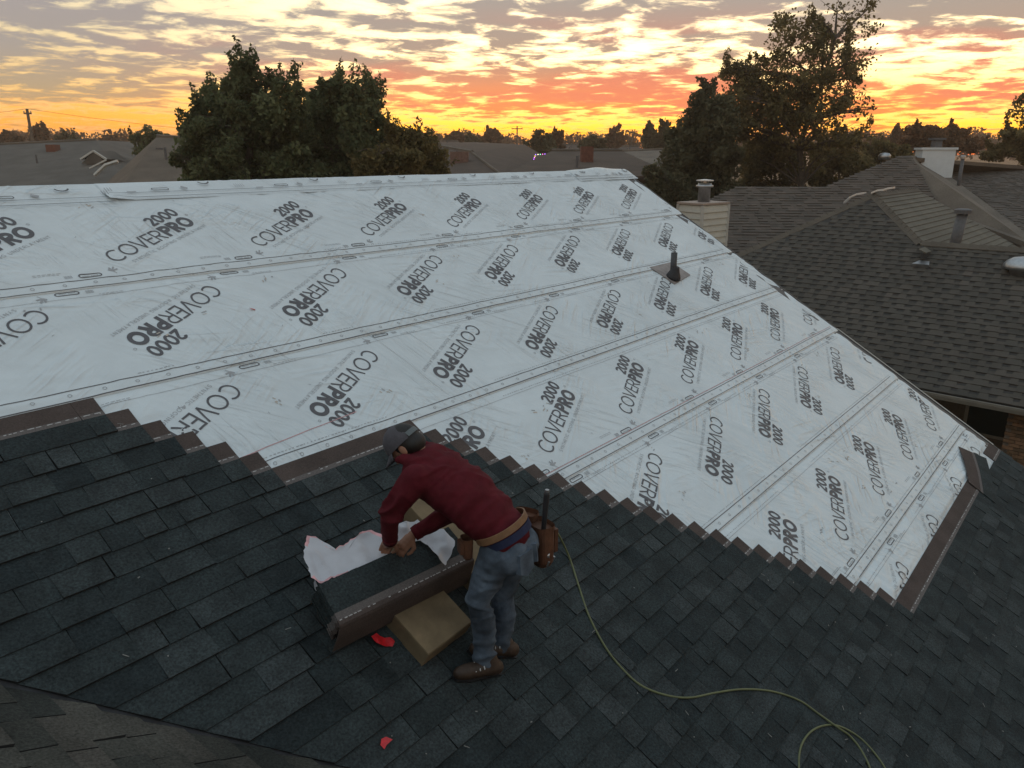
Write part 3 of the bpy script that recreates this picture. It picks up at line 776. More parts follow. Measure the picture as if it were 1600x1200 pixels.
wr2 = [uv_of(x, y, .29) for x, y in ((606, 836), (622, 820), (650, 816), (668, 826), (690, 832), (709, 850), (704, 868), (694, 886), (684, 878), (676, 858), (655, 846), (628, 852))]
wr3 = [uv_of(x, y, .16) for x, y in ((491, 905), (500, 922), (512, 946), (524, 968), (516, 960), (503, 940), (493, 920))]
film('plastic_wrapper', wr3, lambda u, v: np.full_like(u, .15), 'narrow torn strip of white plastic hanging along the left end of the open bundle', 'wrapper', edge_pink=False)
film('plastic_wrapper', wr2, lambda u, v: np.full_like(u, .292), 'crumpled whitish flap of plastic wrapper folded over the right end of the open bundle', 'wrapper', edge_pink=False)
m_red = material('bright red plastic', (.62, .012, .02), .35, .3, 30, spec=.6)
def scrap(px, py, pts, label, cat='scrap', h=.024, m=None):
    u, v = uv_of(px, py)
    o = film('wrapper_scrap', [(u + a, v + b) for a, b in pts], lambda x, y: np.full_like(x, h), label, cat, edge_pink=False, mats=[m or m_red, m_red])
    o['group'] = 'scraps of torn red wrapper'
scrap(596, 1008, [(-.05, -.05), (-.015, -.055), (.02, -.015), (.05, .0), (.045, .04), (.02, .055), (-.01, .03), (-.05, -.01)], 'red scrap of plastic lying just below the open bundle')
scrap(598, 1167, [(-.025, -.01), (0, -.03), (.02, -.02), (.035, .012), (.005, .015), (-.02, .02)], 'small red scrap on the dark shingles near the bottom of the picture')
scrap(393, 487, [(-.03, -.004), (.0, -.012), (.03, .0), (.02, .012), (-.01, .006)], 'tiny red scrap on a white sheet at the left', h=.012, m=material('faded red plastic', (.5, .12, .12), .5))

# ------------------------------------------------------------------ air hose
def catmull(pts, n=10):
    out = []; P = [pts[0]] + pts + [pts[-1]]
    for i in range(1, len(P) - 2):
        for j in range(n):
            t = j / n; a, b, c, d = P[i - 1], P[i], P[i + 1], P[i + 2]
            out.append(tuple(.5 * (2 * b[k] + (c[k] - a[k]) * t + (2 * a[k] - 5 * b[k] + 4 * c[k] - d[k]) * t * t + (3 * b[k] - a[k] - 3 * c[k] + d[k]) * t ** 3) for k in range(len(b))))
    return out + [tuple(pts[-1])]
hz = [(862, 822, .30), (874, 838, .22), (890, 872, .06), (905, 918, .03), (920, 962, .03), (944, 1008, .03), (968, 1040, .03), (1000, 1070, .03), (1040, 1086, .03), (1078, 1090, .03), (1120, 1082, .03), (1160, 1077, .03), (1205, 1080, .03), (1248, 1094, .03), (1280, 1116, .03), (1308, 1136, .046),
      (1330, 1152, .03), (1350, 1180, .03), (1362, 1215, .03), (1350, 1262, .03), (1310, 1290, .03), (1268, 1270, .03), (1250, 1215, .03), (1250, 1172, .03), (1264, 1146, .03), (1286, 1134, .03), (1312, 1135, .03), (1345, 1154, .03), (1375, 1188, .03), (1398, 1230, .03), (1430, 1300, .03)]
hp = [roof(*uv_of(x, y, h), h) for x, y, h in hz]
hm = MB(); hm.tube(catmull([tuple(p) for p in hp], 8), .0068, 8)
tag(hm.build('air_hose', material('yellow green hose', (.13, .145, .065), .5, .15, 20), smooth=True, loc=hp[8]), 'thin yellow green air hose trailing from the worker and curling across the dark shingles', 'hose')

# ------------------------------------------------------------------ worker
PF = Vector((2.8706, 2.4823, 4.5955)); pf = Vector((-.325, .946, 0)).normalized(); pr = Vector((pf.y, -pf.x, 0)); pu = Vector((0, 0, 1))
def J(f, l, u): return PF + pf * f + pr * l + pu * u
def roof_z(p):                                         # z of the shingle surface under p
    return CAM.z + ((p.y - CAM.y - S * math.sin(TH)) / math.cos(TH)) * math.sin(TH) - S * math.cos(TH) + .02
class Body:
    def __init__(s): s.bm = bmesh.new()
    def ball(s, c, r, axes=None):
        M3 = Matrix.Identity(3)
        if isinstance(r, (int, float)): r = (r, r, r)
        ax = axes or (pf, pr, pu)
        m = Matrix([[ax[j][i] * r[j] for j in range(3)] for i in range(3)]).to_4x4(); m.translation = c
        bmesh.ops.create_uvsphere(s.bm, u_segments=18, v_segments=12, radius=1, matrix=m)
    def limb(s, pts, rad, flat=None):
        n = 14
        for (p, q), (ra, rb) in zip(zip(pts, pts[1:]), zip(rad, rad[1:])):
            d = q - p; k = max(2, int(d.length / (min(ra, rb) * .55)))
            for i in range(k + 1):
                t = i / k; r = ra + (rb - ra) * t
                m = Matrix.Translation(p.lerp(q, t)) @ Matrix.Scale(r, 4)
                bmesh.ops.create_icosphere(s.bm, subdivisions=2, radius=1, matrix=m)
    def finish(s, name, mats, parent, voxel=.009, smooth=6, fold=None):
        me = bpy.data.meshes.new(name); s.bm.to_mesh(me); s.bm.free()
        o = bpy.data.objects.new(name, me); COL.objects.link(o)
        md = o.modifiers.new('r', 'REMESH'); md.mode = 'VOXEL'; md.voxel_size = voxel
        if smooth: sm = o.modifiers.new('s', 'SMOOTH'); sm.iterations = smooth; sm.factor = .5
        dg = bpy.context.evaluated_depsgraph_get(); me2 = bpy.data.meshes.new_from_object(o.evaluated_get(dg))
        o.modifiers.clear(); o.data = me2; bpy.data.meshes.remove(me); me2.name = name
        me2.materials.clear()
        for m in (mats if isinstance(mats, list) else [mats]): me2.materials.append(m)
        if fold:
            nr = [v.normal.copy() for v in me2.vertices]
            for v, n_ in zip(me2.vertices, nr): v.co += n_ * fold(v.co)
        me2.polygons.foreach_set('use_smooth', [True] * len(me2.polygons)); me2.update()
        if parent: attach(o, parent)
        return o
m_skin = material('skin', (.30, .15, .095), .55, .1, 20, spec=.4)
m_hood = material('maroon sweatshirt cloth', (.092, .009, .015), .9, .22, 14, .25, 220, spec=.2)
m_jean = material('worn grey blue denim', (.045, .067, .100), .9, .35, 6, .3, 260, col2=(.14, .182, .235), blot=(5, .55))
m_blue = material('blue shirt cloth', (.012, .018, .055), .85, .2, 20)
m_leath = material('brown leather', (.10, .040, .020), .6, .35, 12, .3, 60)
m_tanl = material('tan leather belt', (.20, .105, .05), .65, .25, 18)
m_cap = material('grey cap cloth', (.075, .070, .080), .85, .2, 30, .2, 200)
m_strap = material('grey green strap', (.11, .13, .135), .6)
m_hair = material('black hair', (.012, .010, .009), .6, .3, 90)
m_boot = material('dark brown work boot', (.045, .026, .016), .6, .35, 25)

HEAD = J(.475, -.015, 1.285); nk = J(.385, 0, 1.205)
hup = (pf * .80 + pu * .60).normalized(); hfwd = (pf * .55 - pu * .83 - pr * .05).normalized(); hfwd = (hfwd - hup * hfwd.dot(hup)).normalized(); hlat = hfwd.cross(hup).normalized()
def H(f, l, u): return HEAD + hfwd * f + hlat * l + hup * u
sL, sR = J(.335, -.185, 1.165), J(.345, .175, 1.135)
eL, wL = J(.46, -.245, .975), J(.535, -.135, .745)
eR, wR = J(.27, .14, .86), J(.455, -.015, .742)
bd = Body()
bd.ball(H(0, 0, .02), (.098, .078, .105), (hfwd, hlat, hup)); bd.ball(H(.035, 0, -.05), (.065, .058, .065), (hfwd, hlat, hup)); bd.ball(H(.055, 0, -.085), .030)
bd.limb([H(.098, 0, .01), H(.112, 0, -.025)], [.009, .016])                      # nose
for s_ in (-1, 1):
    bd.ball(H(-.008, s_ * .080, -.02), (.020, .010, .032), (hfwd, hlat, hup))      # ears
    bd.ball(H(.082, s_ * .032, .008), .016)
bd.limb([H(.085, -.02, -.062), H(.088, .02, -.062)], [.012, .012])
bd.limb([H(-.02, 0, -.05), nk, J(.27, 0, 1.12), J(.08, 0, .98), J(-.1, 0, .80)], [.055, .060, .09, .08, .08])
def arm(sh, el, wr_, tip_dir, side, curl):
    bd.limb([J(.27, 0, 1.12), sh, el, wr_], [.06, .045, .040, .028])
    d = (wr_ - el).normalized(); n = tip_dir.normalized(); a = (n - n.dot(d) * 0 * d).normalized()
    lat = a.cross(RN).normalized(); up_ = lat.cross(a).normalized()
    k1 = wr_ + a * .045; palm = wr_ + a * .055
    bd.limb([wr_, wr_ + a * .03, wr_ + a * .075], [.027, .030, .030])
    for q in (-1.2, -.4, .4, 1.2):
        bd.limb([wr_ + a * .03 + lat * q * .014, wr_ + a * .085 + lat * q * .018], [.018, .015])
    ln = (.062, .075, .080, .070)
    for q, L in zip((-1.5, -.5, .5, 1.5), ln):
        b = wr_ + a * .088 + lat * q * .0185; c1, c2, c3 = curl
        p1 = b + (a * math.cos(c1) - up_ * math.sin(c1)) * L * .45; p2 = p1 + (a * math.cos(c2) - up_ * math.sin(c2)) * L * .32; p3 = p2 + (a * math.cos(c3) - up_ * math.sin(c3)) * L * .25
        bd.limb([b - a * .02, b, p1, p2, p3], [.0105, .0105, .0095, .0085, .0075])
    tb = wr_ + a * .03 + lat * side * .024
    t1 = tb + (a * .6 + lat * side * .8 - up_ * .3).normalized() * .038; t2 = t1 + (a * .95 - up_ * .35).normalized() * .032; t3 = t2 + (a * .9 - lat * side * .4 - up_ * .3).normalized() * .024
    bd.limb([wr_ + a * .015 + lat * side * .012, tb, t1, t2, t3], [.018, .016, .0125, .011, .009])
handL = (J(.60, -.06, .67) - wL); handR = (J(.515, -.085, .655) - wR)
arm(sL, eL, wL, handL, 1, (.35, .75, 1.0)); arm(sR, eR, wR, handR, -1, (.45, .9, 1.2))
hpL, hpR = J(-.09, -.088, .775), J(-.13, .088, .765)
kL, kR = J(.025, -.100, .455), J(-.045, .082, .41)
aL, aR = J(-.005, -.095, .115), J(-.035, .078, .095)
bd.limb([J(-.1, 0, .80), hpL, kL, aL], [.08, .07, .05, .038]); bd.limb([J(-.1, 0, .80), hpR, kR, aR], [.08, .07, .05, .038])
person = bd.finish('person', m_skin, None, .0042, 3)
tag(person, 'worker in a maroon sweatshirt, grey cap and jeans bending over the open shingle bundle', 'person')

def nz3(p, s): return noise.noise(Vector(p) * s)
def cloth_fold(dirv, f, amp, region=None):
    dirv = dirv.normalized(); side = dirv.orthogonal().normalized(); oth = dirv.cross(side)
    def fn(co):
        w = Vector((noise.noise(co * 5), noise.noise(co * 5 + Vector((9, 2, 4))), noise.noise(co * 5 + Vector((3, 8, 1))))) * .05
        c = co + w; q = Vector((c.dot(dirv) * f, c.dot(side) * f * .28, c.dot(oth) * f * .28))
        r = (1 - abs(noise.noise(q)) * 1.9) ; r = max(0, r) ** 1.6
        m_ = max(0, min(1, .6 + 1.4 * noise.noise(co * 7 + Vector((5, 5, 5)))))
        return amp * (r - .4) * m_ * (region(co) if region else 1) + .0012 * nz3(co, 40)
    return fn
# sweatshirt
hd = Body(); sp = [J(-.085, 0, .865), J(.02, 0, .955), J(.13, 0, 1.045), J(.235, 0, 1.105), J(.325, 0, 1.155)]
spd = (sp[4] - sp[0]).normalized(); spn = pr.cross(spd).normalized()
if spn.z < 0: spn = -spn
for p, wlat, wd in zip(sp, (.172, .188, .202, .208, .182), (.118, .132, .142, .136, .112)):
    for t in (-.5, 0, .5): hd.ball(p + spd * t * .09 - spn * .01, (.10, wlat, wd), (spd, pr, spn))
for sh in (sL, sR): hd.ball(sh, .082)
hd.limb([sp[3], sL, J(.40, -.225, 1.07), eL, eL.lerp(wL, .45), eL.lerp(wL, .9)], [.11, .084, .070, .060, .054, .043])
hd.limb([sp[3], sR, J(.315, .17, 1.0), eR, eR.lerp(wR, .45), eR.lerp(wR, .88)], [.11, .084, .070, .062, .054, .043])
hd.limb([sp[4], nk + hup * .005], [.10, .074])
# bunched hood behind the neck: rolls of cloth
for r_, (o1, o2, rad) in enumerate(((.10, .075, .034), (.055, .090, .032), (.012, .098, .030))):
    pts = []
    for a in np.linspace(-2.0, 2.0, 13): pts.append(J(.30 + o1, 0, 1.155 + .09 - r_ * .012) + pr * (.118 * math.sin(a)) - spd * (.075 * (math.cos(a) - .3)) + spn * (.045 * math.cos(a) - .02 + .010 * math.sin(a * 4 + r_)))
    hd.limb(pts, [rad * (.75 + .25 * math.cos(x * 1.3)) for x in np.linspace(-1.4, 1.4, 13)])
def hood_region(co):
    d = min((co - eL).length, (co - eR).length); w = max((1 - d / .20), 0) + max(0, 1 - (co - sp[0]).length / .22) * .8 + max(0, 1 - (co - J(.33, 0, 1.22)).length / .2) * .9 + .45
    return min(1.2, w)
f1 = cloth_fold(pf * .7 + pu * .5 + pr * .3, 15, .026, hood_region)
hd.finish('sweatshirt', m_hood, person, .009, 7, f1)
for w_, e_ in ((wL, eL), (wR, eR)):
    cf = MB(); d = (w_ - e_).normalized(); cf.tube([w_ - d * .045, w_ - d * .03, w_ - d * .005], [.045, .044, .041], 18); cf.build('cuff', m_hood, person, True)
# jeans
je = Body()
je.ball(J(-.105, 0, .775), (.128, .168, .125)); je.ball(J(-.15, -.075, .76), (.10, .095, .11)); je.ball(J(-.165, .075, .755), (.10, .095, .11)); je.ball(J(-.09, 0, .83), (.12, .165, .07), (spd, pr, spn))
def leg(h_, k_, a_): je.limb([h_, h_.lerp(k_, .5), k_, k_.lerp(a_, .4) - pf * .018, k_.lerp(a_, .8) - pf * .01, a_ - pu * .03], [.106, .092, .070, .072, .064, .068])
leg(hpL, kL, aL); leg(hpR, kR, aR)
def jean_region(co):
    return min(1, .4 + max(0, 1 - min((co - kL).length, (co - kR).length) / .16) + max(0, 1 - min((co - aL).length, (co - aR).length) / .16))
je.finish('jeans', m_jean, person, .009, 6, cloth_fold(pu + pr * .7 + pf * .6, 14, .024, jean_region))
for s_, c in ((-1, J(-.250, -.085, .735)), (1, J(-.250, .085, .73))):
    pk = MB(); nrm = (-pf + pr * s_ * .3 + pu * .1).normalized(); lt = pu.cross(nrm).normalized(); dn = nrm.cross(lt).normalized()
    sh_ = [(-.06, .065), (.06, .065), (.06, -.045), (0, -.072), (-.06, -.045)]
    pk.hexa([c + lt * a + dn * b - nrm * .03 for a, b in sh_], [c + lt * a * .97 + dn * b * .97 + nrm * .004 for a, b in sh_])
    pk.build('pocket', m_jean, person)
# blue shirt tail, belt
def ring_band(c, axis, lat, r1, r2, half, name, m, th=.006, n=40, tilt=None):
    axis = axis.normalized(); lat = (lat - axis * lat.dot(axis)).normalized(); dep = axis.cross(lat).normalized(); mb = MB(); q = []
    for k in range(n):
        a = 2 * math.pi * k / n; d = lat * math.cos(a) * r1 + dep * math.sin(a) * r2; dn = d.normalized()
        q.append([c + d - axis * half, c + d + axis * half, c + d + dn * th + axis * half * .92, c + d + dn * th - axis * half * .92])
    for k in range(n):
        A, B = q[k], q[(k + 1) % n]
        for i in range(4): mb.face([A[i], B[i], B[(i + 1) % 4], A[(i + 1) % 4]])
    return mb.build(name, m, person, True)
wax = (pf * .45 + pu * .89).normalized()
ring_band(J(-.105, 0, .842), wax, pr, .166, .128, .022, 'shirt', m_blue, .008)
tb = ring_band(J(-.075, 0, .880), wax, pr, .178, .137, .019, 'tool_belt', m_tanl, .008)
def pouch(c, w, d, h, name='tool_pouch', lean=0):
    mb = MB(); out_ = (c - J(-.09, 0, c.z - PF.z)); out_.z = 0; out_.normalize(); lt = pu.cross(out_); prof = [(0, .75, .85), (.12, .98, 1.0), (.5, 1.0, 1.1), (.85, .95, 1.15), (1.0, .98, 1.2)]
    rings = []
    for t, a, b in prof:
        rings.append([c + pu * (h * (t - 1)) + lt * (w / 2 * a * math.copysign(abs(math.cos(x)) ** .6, math.cos(x))) + out_ * (d / 2 * b * math.copysign(abs(math.sin(x)) ** .6, math.sin(x))) for x in np.linspace(0, 2 * math.pi, 20, endpoint=False)])
    for A, B in zip(rings, rings[1:]):
        for k in range(20): mb.face([A[k], A[(k + 1) % 20], B[(k + 1) % 20], B[k]])
    mb.face(rings[0][::-1]); top = [p - pu * .03 for p in rings[-1]]; 
    for k in range(20): mb.face([rings[-1][k], rings[-1][(k + 1) % 20], top[(k + 1) % 20], top[k]])
    mb.face(top)
    fl = MB(); fc = c + out_ * d * .66 - pu * h * .42
    fl.box(fc, lt * w * .36, out_ * .012, pu * h * .28)
    o = mb.build(name, m_leath, person, True); fl.build('outer_pocket', m_leath, o); return o
pouch(J(-.235, .20, .835), .17, .10, .25); pouch(J(-.12, .275, .85), .15, .09, .22); pouch(J(.07, -.135, .855), .085, .05, .12)
for c in (J(-.30, .215, .60), J(-.29, .15, .60)):
    mb = MB(); mb.tube([c, c + pu * .03 - pf * .012], .008, 8); mb.build('buckle', m_galv, person)
# hammer hanging in the belt
hm0 = J(-.265, .155, .80)
hmr = empty('hammer', hm0, 'hammer hung from the worker\'s belt with its dark handle pointing up', 'hammer')
mb = MB(); ax = (pu * .93 + pf * .05 - pf * .12).normalized(); mb.tube([hm0 - ax * .12, hm0 + ax * .05, hm0 + ax * .235, hm0 + ax * .25], [.013, .014, .017, .013], 10); mb.build('handle', m_black, hmr, True)
mb = MB(); mb.tube([hm0 + ax * .25, hm0 + ax * .262], [.013, .012], 10); mb.build('end_cap', m_galv, hmr)
mb = MB(); hc = hm0 - ax * .135; mb.tube([hc - pf * .05, hc - pf * .01, hc + pf * .03, hc + pf * .075 - pu * .025], [.015, .014, .011, .004], 10); mb.build('head', m_galv, hmr, True)
# cap: crown with arched opening at the back, strap, peak
cm = MB(); nn, mm = 36, 14
def cap_p(a, t, r=1.0):                                   # a round the head (0 = front), t 0 rim .. 1 top
    el = t * math.pi / 2
    return H(.112 * r * math.cos(el) * math.cos(a) + .004, .094 * r * math.cos(el) * math.sin(a), .012 + .118 * r * math.sin(el) + .012 * math.cos(a) * (1 - t))
def hole(a, t): return abs(abs(a) - math.pi) < .62 * math.sqrt(max(0, 1 - (t / .46) ** 2)) and t < .46
for i in range(nn):
    for j in range(mm):
        a0, a1 = -math.pi + 2 * math.pi * i / nn, -math.pi + 2 * math.pi * (i + 1) / nn; t0, t1 = j / mm, (j + 1) / mm
        if hole((a0 + a1) / 2, (t0 + t1) / 2): continue
        cm.face([cap_p(a0, t0), cap_p(a1, t0), cap_p(a1, t1), cap_p(a0, t1)]); cm.face([cap_p(a0, t0, .965), cap_p(a0, t1, .965), cap_p(a1, t1, .965), cap_p(a1, t0, .965)])
cap = cm.build('cap', m_cap, person, True)
bm_ = MB(); pk_t, pk_b = [], []
for a in np.linspace(-1.15, 1.15, 15):
    p = cap_p(a, .02); q = p + hfwd * .075 * math.cos(a * 1.1) - hup * (.018 + .012 * abs(a)); pk_t.append((p, q))
for (a, b), (c, d) in zip(pk_t, pk_t[1:]): bm_.hexa([x - hup * .004 for x in (a, b, d, c)], [a, b, d, c])
bm_.build('peak', m_cap, cap, True)
sm_ = MB()
for k in range(8):
    a0, a1 = math.pi - .66 + 1.32 * k / 8, math.pi - .66 + 1.32 * (k + 1) / 8
    sm_.hexa([cap_p(a, t, 1.0) for a, t in ((a0, .01), (a1, .01), (a1, .16), (a0, .16))], [cap_p(a, t, 1.035) for a, t in ((a0, .01), (a1, .01), (a1, .16), (a0, .16))])
sm_.build('strap', m_strap, cap)
bt = MB(); bt.lathe(cap_p(0, 1, .99), hup, [(.009, 0), (.008, .006), (.003, .009)], 10); bt.build('button', m_cap, cap)
hr = Body(); hr.ball(H(-.012, 0, .02), (.097, .083, .10), (hfwd, hlat, hup)); hr.ball(H(-.045, 0, -.035), (.062, .072, .055), (hfwd, hlat, hup))
hr.finish('hair', m_hair, person, .007, 2)
# boots
def boot(a, heading):
    heading = heading.normalized(); fw = (heading - RN * heading.dot(RN)).normalized(); lt = RN.cross(fw).normalized()
    base = Vector((a.x, a.y, roof_z(a))); B = Body(); g = lambda f_, l, u: base + fw * f_ + lt * l + RN * u
    B.limb([g(-.055, 0, .05), g(.05, 0, .055), g(.13, 0, .045), g(.175, 0, .042)], [.046, .047, .047, .038]); B.limb([g(-.03, 0, .06), a + pu * .05], [.048, .046])
    o = B.finish('boot', m_boot, person, .008, 4)
    so = MB(); sh_ = [(-.105, .0), (-.09, .038), (0, .040), (.11, .05), (.19, .035), (.215, 0), (.19, -.035), (.11, -.05), (0, -.040), (-.09, -.038)]
    so.hexa([g(f_, l, 0) for f_, l in sh_], [g(f_, l, .024) for f_, l in sh_]); so.build('sole', m_black, o)
    for k in range(4):
        lc = MB(); lc.tube([g(.04 + k * .024, -.03, .098 - k * .008), g(.05 + k * .024, .03, .098 - k * .008)], .004, 6); lc.build('lace', m_seal, o)
boot(aL, pf * .55 + pr * -.85 + pf * .35); boot(aR, pf * .8 - pr * .5)

# ------------------------------------------------------------------ neighbouring houses
def plane_poly(pts): return [at(*p) for p in pts]
def roof_slab(mb, pts, th=.16, m=0):
    n = Vector((0, 0, 0))
    for a, b in zip(pts, pts[1:] + pts[:1]): n += a.cross(b)
    n = n.normalized()
    if n.z < 0: pts = pts[::-1]; n = -n
    mb.hexa([p - Vector((0, 0, th)) for p in pts], pts, m)
def hull(pts):
    P = sorted({(round(p.x, 3), round(p.y, 3)) for p in pts}); out = []
    for seq in (P, P[::-1]):
        h_ = []
        for p in seq:
            while len(h_) > 1 and (h_[-1][0] - h_[-2][0]) * (p[1] - h_[-2][1]) - (h_[-1][1] - h_[-2][1]) * (p[0] - h_[-2][0]) <= 0: h_.pop()
            h_.append(p)
        out += h_[:-1]
    return out
def walls_under(allp, m, parent, zt=None, inset=.4):
    hh = hull(allp); c = Vector((sum(p[0] for p in hh) / len(hh), sum(p[1] for p in hh) / len(hh))); zt = zt if zt else max(1.5, min(p.z for p in allp) - .1); mb = MB(); q = []
    for p in hh: v = Vector(p); d = c - v; q.append(v + d.normalized() * min(inset, d.length * .3))
    mb.hexa([(v.x, v.y, 0) for v in q], [(v.x, v.y, zt) for v in q], 0, False)
    return mb.build('wall', m, parent)
def roof_mat(name, col, rowscale):
    return material(name, col, .95, .35, 18, .4, 30, blot=(.8, .22), stretch=((1, 1, 4), (0, 0, 0)))
m_rg = roof_mat('grey shingles', (.105, .096, .084), 1); m_rb = roof_mat('brown shingles', (.125, .096, .070), 1); m_rd = roof_mat('dark brown shingles', (.080, .056, .042), 1)
m_rt = roof_mat('tan brown shingles', (.15, .125, .10), 1)
def chimney_box(name, m, parent, px, py_top, py_bot, D, wpx, dep=.8, cap_m=None, yaw=0):
    p = at(px, py_top, D); b = at(px, py_bot, D); w = wpx * D / 1254 / 2; mb = MB(); z0 = b.z - .8
    r_ = Matrix.Rotation(yaw, 3, 'Z'); ax, ay = r_ @ (CR * w), r_ @ (fh * dep / 2)
    mb.box(((p.x, p.y, (p.z + z0) / 2)), ax, ay, (0, 0, (p.z - z0) / 2))
    o = mb.build(name, m, parent)
    if cap_m:
        c = MB(); c.box((p.x, p.y, p.z + .045), ax * 1.1, ay * 1.1, (0, 0, .045)); c.build('cap', cap_m, o)
    return o, p
def far_house(label, slabs, rm, wmat, group='houses beyond the roof'):
    pts = [plane_poly(s_) for s_ in slabs]; allp = [p for s_ in pts for p in s_]
    c = sum(allp, Vector()) / len(allp)
    e = empty('house', (c.x, c.y, 0), label, 'house', group)
    for s_ in pts:
        mb = MB(); roof_slab(mb, s_); mb.build('roof', rm, e)
    rc = MB(); a, b = sorted(pts[0], key=lambda p: -p.z)[:2]; rc.tube([a + Vector((0, 0, .04)), b + Vector((0, 0, .04))], .11, 5); rc.build('ridge_cap', m_rt, e)
    for t in (.3, .62):
        s_ = pts[0]; p = s_[0].lerp(s_[1], t).lerp(s_[3].lerp(s_[2], t), .35 + .2 * t); st_ = MB(); st_.tube([p - Vector((0, 0, .3)), p + Vector((0, 0, .55))], .07, 7); st_.build('vent_pipe', m_pipe, e)
    walls_under(allp, wmat, e)
    return e
h = far_house('grey roofed house at the far left with small white gable trims', [[(-120, 232, 66), (150, 219, 68), (205, 296, 50), (-140, 299, 52)], [(150, 219, 68), (215, 222, 76), (262, 300, 60), (205, 296, 50)], [(-120, 232, 66), (150, 219, 68), (215, 222, 76), (-80, 232, 86)]], m_rg, m_brick)
chimney_box('chimney', m_redbrick, h, 82, 226, 240, 64, 14)
def gable_trim(px, py, D, w, hgt, parent):
    tr = MB(); a, b, c = at(px - w, py + hgt, D), at(px, py, D), at(px + w, py + hgt, D)
    for p, q in ((a, b), (b, c)): tr.tube([p, q], .09, 4)
    bk = fh * 3; mb = MB(); mb.face([a, b, b + bk, a + bk]); mb.face([b, c, c + bk, b + bk]); mb.face([a - Vector((0, 0, .3)), c - Vector((0, 0, .3)), b]); g_ = mb.build('gable', m_rg, parent); tr.build('trim', m_trimw, g_)
gable_trim(146, 236, 58, 20, 13, h); 
gt = MB(); gt.tube([at(140, 263, 55), at(166, 250, 55)], .07, 4); gt.build('trim', m_trimw, h); gt = MB(); gt.tube([at(148, 274, 53), at(165, 258, 53), at(184, 252, 53)], .12, 4); gt.build('trim', m_trimw, h)
h = far_house('brown roofed house at the left just below the bushy green tree', [[(245, 214, 46), (340, 219, 46), (360, 312, 33), (178, 312, 33)], [(245, 214, 46), (178, 312, 33), (150, 300, 42)], [(245, 214, 46), (340, 219, 46), (380, 300, 58), (200, 300, 58)]], m_rb, m_brick)
v_, p_ = chimney_box('roof_vent', m_pipe, h, 251, 231, 236, 43, 11, .4)
h = far_house('brown roofed house with a broad low chimney right of the bushy trees', [[(660, 224, 60), (738, 238, 50), (782, 272, 40), (640, 285, 40)], [(738, 238, 50), (820, 226, 66), (860, 250, 58), (782, 272, 40)], [(660, 224, 60), (738, 238, 50), (820, 226, 66), (740, 222, 80)]], m_rd, m_brick)
chimney_box('chimney', material('rosy brick', (.17, .10, .08), .9, .3, 8), h, 718, 237, 262, 46, 28)
et = MB(); et.tube([at(737, 238, 49.6), at(781, 271, 39.8)], .07, 4); et.build('trim', m_rt, h)
h = far_house('dark roofed house with a tall square brick chimney in the middle distance', [[(780, 276, 36), (862, 236, 50), (972, 236, 50), (1060, 275, 38)], [(862, 236, 50), (972, 236, 50), (1010, 262, 64), (820, 262, 64)]], m_rd, m_brick)
chimney_box('chimney', m_redbrick, h, 917, 229, 262, 44, 19)
h2 = h
h = far_house('tan roofed house half hidden left of the tall trees', [[(938, 238, 72), (1080, 232, 72), (1120, 290, 52), (958, 290, 52)], [(938, 238, 72), (1080, 232, 72), (1090, 260, 90), (930, 260, 90)]], m_rt, m_brick)
for i, (a, b, D, rx) in enumerate([(700, 221, 120, 40), (895, 226, 125, 38), (985, 229, 110, 34)]):
    far_house(['low dark roof on the skyline above the broad low chimney', 'low dark roof on the skyline just above the square brick chimney', 'low dark roof on the skyline left of the tall trees'][i],
              [[(a - rx, b + 14, D - 8), (a - rx * .4, b, D), (a + rx * .4, b, D), (a + rx, b + 14, D - 8)], [(a - rx * .4, b, D), (a + rx * .4, b, D), (a + rx, b + 14, D + 8), (a - rx, b + 14, D + 8)]], m_rd, m_brick)
# string of small lights along an eave
lt = empty('string_lights', at(848, 243, 60), 'short string of glowing coloured lights along a far eave', 'lights')
cols = [(.5, .1, 1), (.9, .3, .9), (1, .7, .2), (.4, .2, 1), (1, .9, .6), (.3, .9, .5), (.9, .2, .6), (.5, .2, 1)]
wp = [at(834, 248, 49.4), at(837, 241, 49.4), at(866, 239, 49.4)]
mb = MB(); mb.tube(wp, .02, 5); mb.build('wire', m_black, lt)
for i in range(12):
    p = wp[0].lerp(wp[1], i / 3) if i < 3 else wp[1].lerp(wp[2], (i - 3) / 8)
    mb = MB(); mb.lathe(p - Vector((0, 0, .05)), (0, 0, 1), [(.015, 0), (.035, .02), (.035, .04), (.012, .06)], 6); c = cols[i % 8]; me_ = bpy.data.materials.get(f'lamp {i%8}') 
    if not me_:
        me_ = bpy.data.materials.new(f'lamp {i%8}'); me_.use_nodes = True; b = me_.node_tree.nodes['Principled BSDF']; b.inputs['Emission Color'].default_value = (*c, 1); b.inputs['Emission Strength'].default_value = 2.2; b.inputs['Base Color'].default_value = (*c, 1)
    mb.build('bulb', me_, lt)

